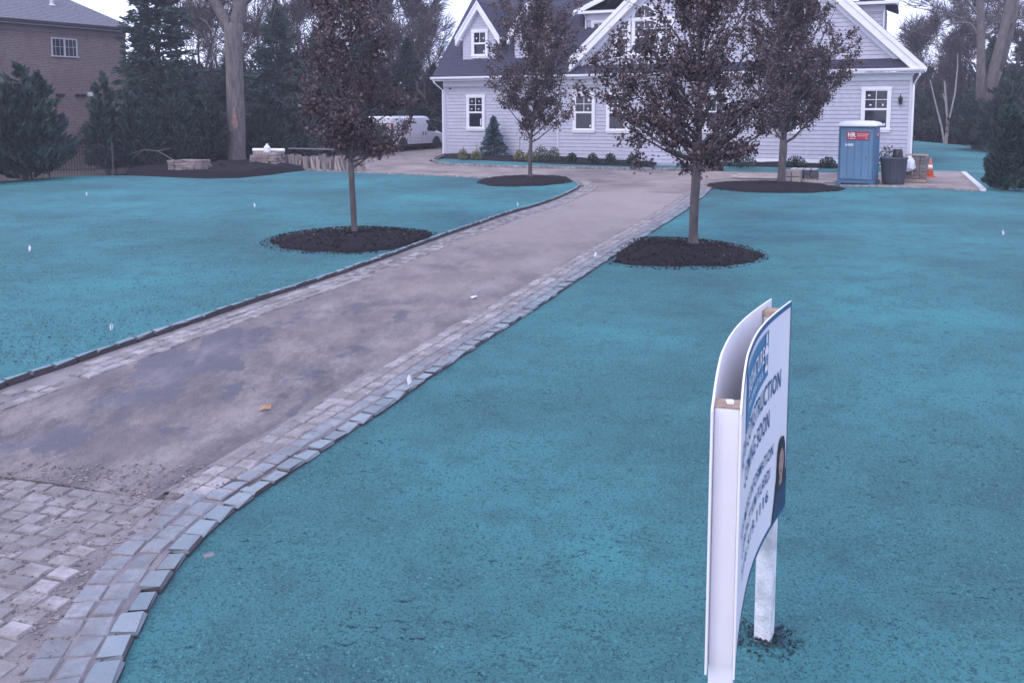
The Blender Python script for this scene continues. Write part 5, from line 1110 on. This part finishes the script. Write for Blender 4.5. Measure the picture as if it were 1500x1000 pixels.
def litter(name, N, ctr, rad, size, mt, dz):
    vs = []; fs = []
    for i in range(N):
        a, q = g2.random() * 6.28, math.sqrt(g2.random()); x, y = ctr.x + rad * q * cos(a), ctr.y + rad * q * sin(a); z = gz(y) + dz + (1 - q ** 2.2) * .17; s = size * (.5 + g2.random()); b = len(vs); an = g2.random() * 3
        vs += [(x + s * cos(an), y + s * sin(an), z + .006), (x + s * .6 * cos(an + 1.7), y + s * .6 * sin(an + 1.7), z + .02), (x - s * cos(an), y - s * sin(an), z + .008), (x - s * .6 * cos(an + 1.7), y - s * .6 * sin(an + 1.7), z + .014)]; fs.append((b, b + 1, b + 2, b + 3))
    return kind(link(name, mesh_from(name, vs, fs, mt)), 'stuff')
pale = mat('pale_dead_leaf', (.34, .27, .24), (.50, .42, .38), 6, .8, pos=True)
litter('leaf_litter', 46, T1, 1.5, .022, pale, .05); litter('leaf_litter', 40, T3, 1.5, .020, pale, -.03)
litter('leaf_litter', 24, T2, 1.6, .03, pale, .04)

# ------------------------------------------------------------------ the curved yard sign
PLAN = [(1.505, 4.70), (1.354, 4.444), (1.223, 4.202), (1.107, 3.947), (1.004, 3.67), (.922, 3.427), (.85, 3.184)]
pl_ = smooth([Vec((a, b, 0)) for a, b in PLAN], 2); cum = [0.]
for a, b in zip(pl_, pl_[1:]): cum.append(cum[-1] + (b - a).length)
SLEN = cum[-1]; cum = np.array(cum); pxs = np.array([p.x for p in pl_]); pys = np.array([p.y for p in pl_])
def bd(s, z, o=0.):                                     # point on the board: distance s from the far end, height z, o outwards
    x, y = np.interp(s, cum, pxs), np.interp(s, cum, pys); e = .05
    tx, ty = np.interp(s + e, cum, pxs) - np.interp(s - e, cum, pxs), np.interp(s + e, cum, pys) - np.interp(s - e, cum, pys); l = math.hypot(tx, ty) or 1
    return Vec((x - ty / l * o, y + tx / l * o, z))
def ztop(s):
    q = max(0., (s - 1.20) / (SLEN - 1.20)); return 1.905 - .105 * (q ** 1.3 if q < 1 else 1)
SG = thing('yard_sign', 'curved white double sided real estate sign on two posts', 'sign', bd(.84, .05))
def place(me): me.transform(Matrix.Translation(-SG.location)); return me
ZB = .755; NS = 26
def board(o0, o1, name, mt):
    vs = []; fs = []
    for i in range(NS + 1):
        s = SLEN * i / NS
        for o_ in (o0, o1):
            for z in (ZB, 1.05, 1.35, 1.65, ztop(s)): vs.append(bd(s, z, o_))
    for i in range(NS):
        b = i * 10; c_ = b + 10
        for j in range(4): fs += [(b + j, b + j + 1, c_ + j + 1, c_ + j), (b + 5 + j, c_ + 5 + j, c_ + 6 + j, b + 6 + j)]
        fs += [(b, c_, c_ + 5, b + 5), (b + 4, b + 9, c_ + 9, c_ + 4)]
    fs += [(0, 5, 6, 1), (1, 6, 7, 2), (2, 7, 8, 3), (3, 8, 9, 4)]; b = NS * 10; fs += [(b + j, b + j + 1, b + 6 + j, b + 5 + j) for j in range(4)]
    return link(name, place(mesh_from(name, vs, fs, mt)), SG)
NAVY = mat('blue_print', (.030, .095, .215), (.040, .115, .25), 8, .4); BLUEL = mat('logo_blue', (.055, .19, .36), None, rough=.4)
front = board(-.008, .0, 'sign_board', WHITEP); back = board(-.113, -.105, 'sign_board', WHITEP)
def strip_s(poly_fn, name, mt, o=.003, parent=front):     # flat print following the board
    vs, fs = poly_fn(o); ob_ = link(name, place(mesh_from(name, vs, fs, mt)), parent); return ob_
def band(s0, s1, za, zb_, n_=20):
    def fn(o):
        vs = []; fs = []
        for i in range(n_ + 1):
            s = s0 + (s1 - s0) * i / n_; vs += [bd(s, za(s), o), bd(s, zb_(s), o)]
        return vs, [(2 * i, 2 * i + 1, 2 * i + 3, 2 * i + 2) for i in range(n_)]
    return fn
strip_s(band(.004, SLEN - .004, lambda s: ztop(s) - .026, lambda s: ztop(s) - .002, 30), 'border_line', NAVY)
strip_s(band(.004, SLEN - .004, lambda s: ZB + .002, lambda s: ZB + .022, 30), 'border_line', NAVY)
strip_s(band(.003, .016, lambda s: ZB + .022, lambda s: ztop(s) - .026, 2), 'border_line', NAVY)
strip_s(band(.50, 1.26, lambda s: 1.625 - .05 * ((s - .5) / .76), lambda s: ztop(s) - .05, 16), 'logo_panel', BLUEL)
strip_s(band(.485, 1.275, lambda s: ztop(s) - .05, lambda s: ztop(s) - .044, 16), 'logo_line', WHT)
def sign_text(s, right, left, z, cap, mt, bold=.022, o=.004):
    me = text_mesh(s, left - right, cap, bold, mt); k = len(me.vertices); c = np.zeros(k * 3); me.vertices.foreach_get('co', c); c = c.reshape(-1, 3)
    c = np.array([tuple(bd(left - q[0], z + q[1], o)) for q in c]); me.vertices.foreach_set('co', c.ravel()); me.update(); link('lettering', place(me), front)
sign_text('SIGNATURE', .615, 1.20, 1.715, .085, WHT, .01, .006); sign_text('PROPERTIES', .64, 1.18, 1.652, .034, WHT, .0, .006)
sign_text('NEW CONSTRUCTION', .195, 1.485, 1.482, .100, NAVY, .012); sign_text('COMING SOON', .425, 1.255, 1.335, .095, NAVY, .012)
sign_text('FOR MORE INFORMATION', .315, 1.38, 1.155, .062, NAVY, .010); sign_text('CONTACT KIM FILARDI', .375, 1.30, 1.05, .062, NAVY, .010); sign_text('516.519.1116', .40, 1.27, .945, .062, NAVY, .010)
# tower emblem beside the name
def flat(pts, mt, name, o=.0065):                          # polygon in (s, z), s counted from the far end
    k = len(pts); tri = tessellate_polygon([[Vec((a, b, 0)) for a, b in pts]]); vs = [bd(a, b, o) for a, b in pts]
    return link(name, place(mesh_from(name, vs, [tuple(t) for t in tri], mt)), front)
flat([(.525, 1.66), (.60, 1.66), (.595, 1.73), (.61, 1.775), (.565, 1.80), (.52, 1.765), (.53, 1.73)], WHT, 'emblem')
flat([(.548, 1.80), (.582, 1.80), (.582, 1.835), (.565, 1.862), (.548, 1.835)], WHT, 'emblem'); flat([(.535, 1.69), (.555, 1.69), (.555, 1.745), (.535, 1.745)], BLUEL, 'emblem', .0075); flat([(.57, 1.69), (.59, 1.69), (.59, 1.745), (.57, 1.745)], BLUEL, 'emblem', .0075)
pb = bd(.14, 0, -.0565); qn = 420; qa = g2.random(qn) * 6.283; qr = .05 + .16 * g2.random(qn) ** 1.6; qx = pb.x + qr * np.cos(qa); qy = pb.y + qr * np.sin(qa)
C_ = np.stack([qx, qy, K * qy - .035 + .03 * np.maximum(0, 1 - qr / .2)], 1); D_ = unit(g2.normal(0, 1, (qn, 3))); S_ = unit(np.cross(D_, g2.normal(0, 1, (qn, 3)))); L_q = .008 + .022 * g2.random(qn); V_, F_ = quads_from(C_, D_, S_, L_q, L_q * .8, .6); kind(link('contact_shade_clods', mesh_from('contact_shade_clods', V_, F_, [CL[1], mat('contact_shade_dark', (.02, .03, .036), (.045, .06, .07), 5, .95, pos=True)], np.tile(g2.integers(0, 2, qn), 2))), 'stuff')  # dark clods round the post foot, coloured to imitate its contact shadow
# portrait print in the corner by the far post
pp_ = flat([(.018, .778), (.31, .778), (.265, .87), (.235, .98), (.20, 1.0), (.10, 1.01), (.018, .98)], mat('navy_coat_print', (.020, .035, .085), (.035, .055, .11), 14, .4), 'portrait_print')
ell = lambda cs, cz, a, b: [(cs + a * cos(2 * pi * i / 18), cz + b * sin(2 * pi * i / 18)) for i in range(18)]
flat([(.055, .92), (.225, .91), (.225, 1.04), (.215, 1.14), (.19, 1.185), (.15, 1.202), (.10, 1.19), (.07, 1.14), (.055, 1.04)], mat('dark_hair_print', (.016, .013, .018), None, rough=.4), 'portrait_print', .0075)
SKIN = mat('skin_print', (.36, .20, .17), (.42, .25, .21), 10, .4); flat(ell(.148, 1.058, .052, .078), SKIN, 'portrait_print', .0085); flat([(.115, .94), (.185, .94), (.172, 1.0), (.125, 1.0)], SKIN, 'portrait_print', .0082)
for a, b, c_, d_ in ((.128, 1.075, .010, .005), (.168, 1.075, .010, .005)): flat(ell(a, b, c_, d_), NAVY, 'portrait_print', .0092)
flat(ell(.148, 1.015, .018, .007), mat('lip_print', (.30, .07, .07), None), 'portrait_print', .0092)
# posts and inner blocks
def post(s, name, mt, z1, z0, w=.089, o=-.0565):
    c_ = bd(s, 0, o); a, b = bd(s - .05, 0, o), bd(s + .05, 0, o); ang_ = math.atan2(b.y - a.y, b.x - a.x)
    m = MB(); m.cbox(-w / 2, w / 2, -w / 2, w / 2, z0, z1, .004); me = m.mesh(name, mt); me.transform(Matrix.Translation(c_) @ Matrix.Rotation(ang_, 4, 'Z')); return link(name, place(me), SG)
post(SLEN - .12, 'post', WHITEP, 1.792, -.4, .094); post(.14, 'post', OLDPAINT, 1.845, -.3, .089)
def cap_(s, z, mt, w=.094, t=.006): 
    c_ = bd(s, z, -.0565); a, b = bd(s - .05, 0), bd(s + .05, 0); m = MB(); m.box(-w / 2 - .002, w / 2 + .002, -w / 2 - .002, w / 2 + .002, 0, t); me = m.mesh('post_top', mt); me.transform(Matrix.Translation(c_) @ Matrix.Rotation(math.atan2(b.y - a.y, b.x - a.x), 4, 'Z')); link('post_top', place(me), SG)
cap_(SLEN - .12, 1.794, WOODE, .094); cap_(.14, 1.847, WOODE, .09, .03)
m = MB(); m.box(-.012, .015, -.012, .012, 0, .012); me = m.mesh('paint_chip', WHT); me.transform(Matrix.Translation(bd(SLEN - .11, 1.802, -.05))); link('paint_chip', place(me), SG)
m = MB(); m.box(-.006, .006, -.03, .03, -.075, .0); c_ = bd(.30, 1.86, -.0625)
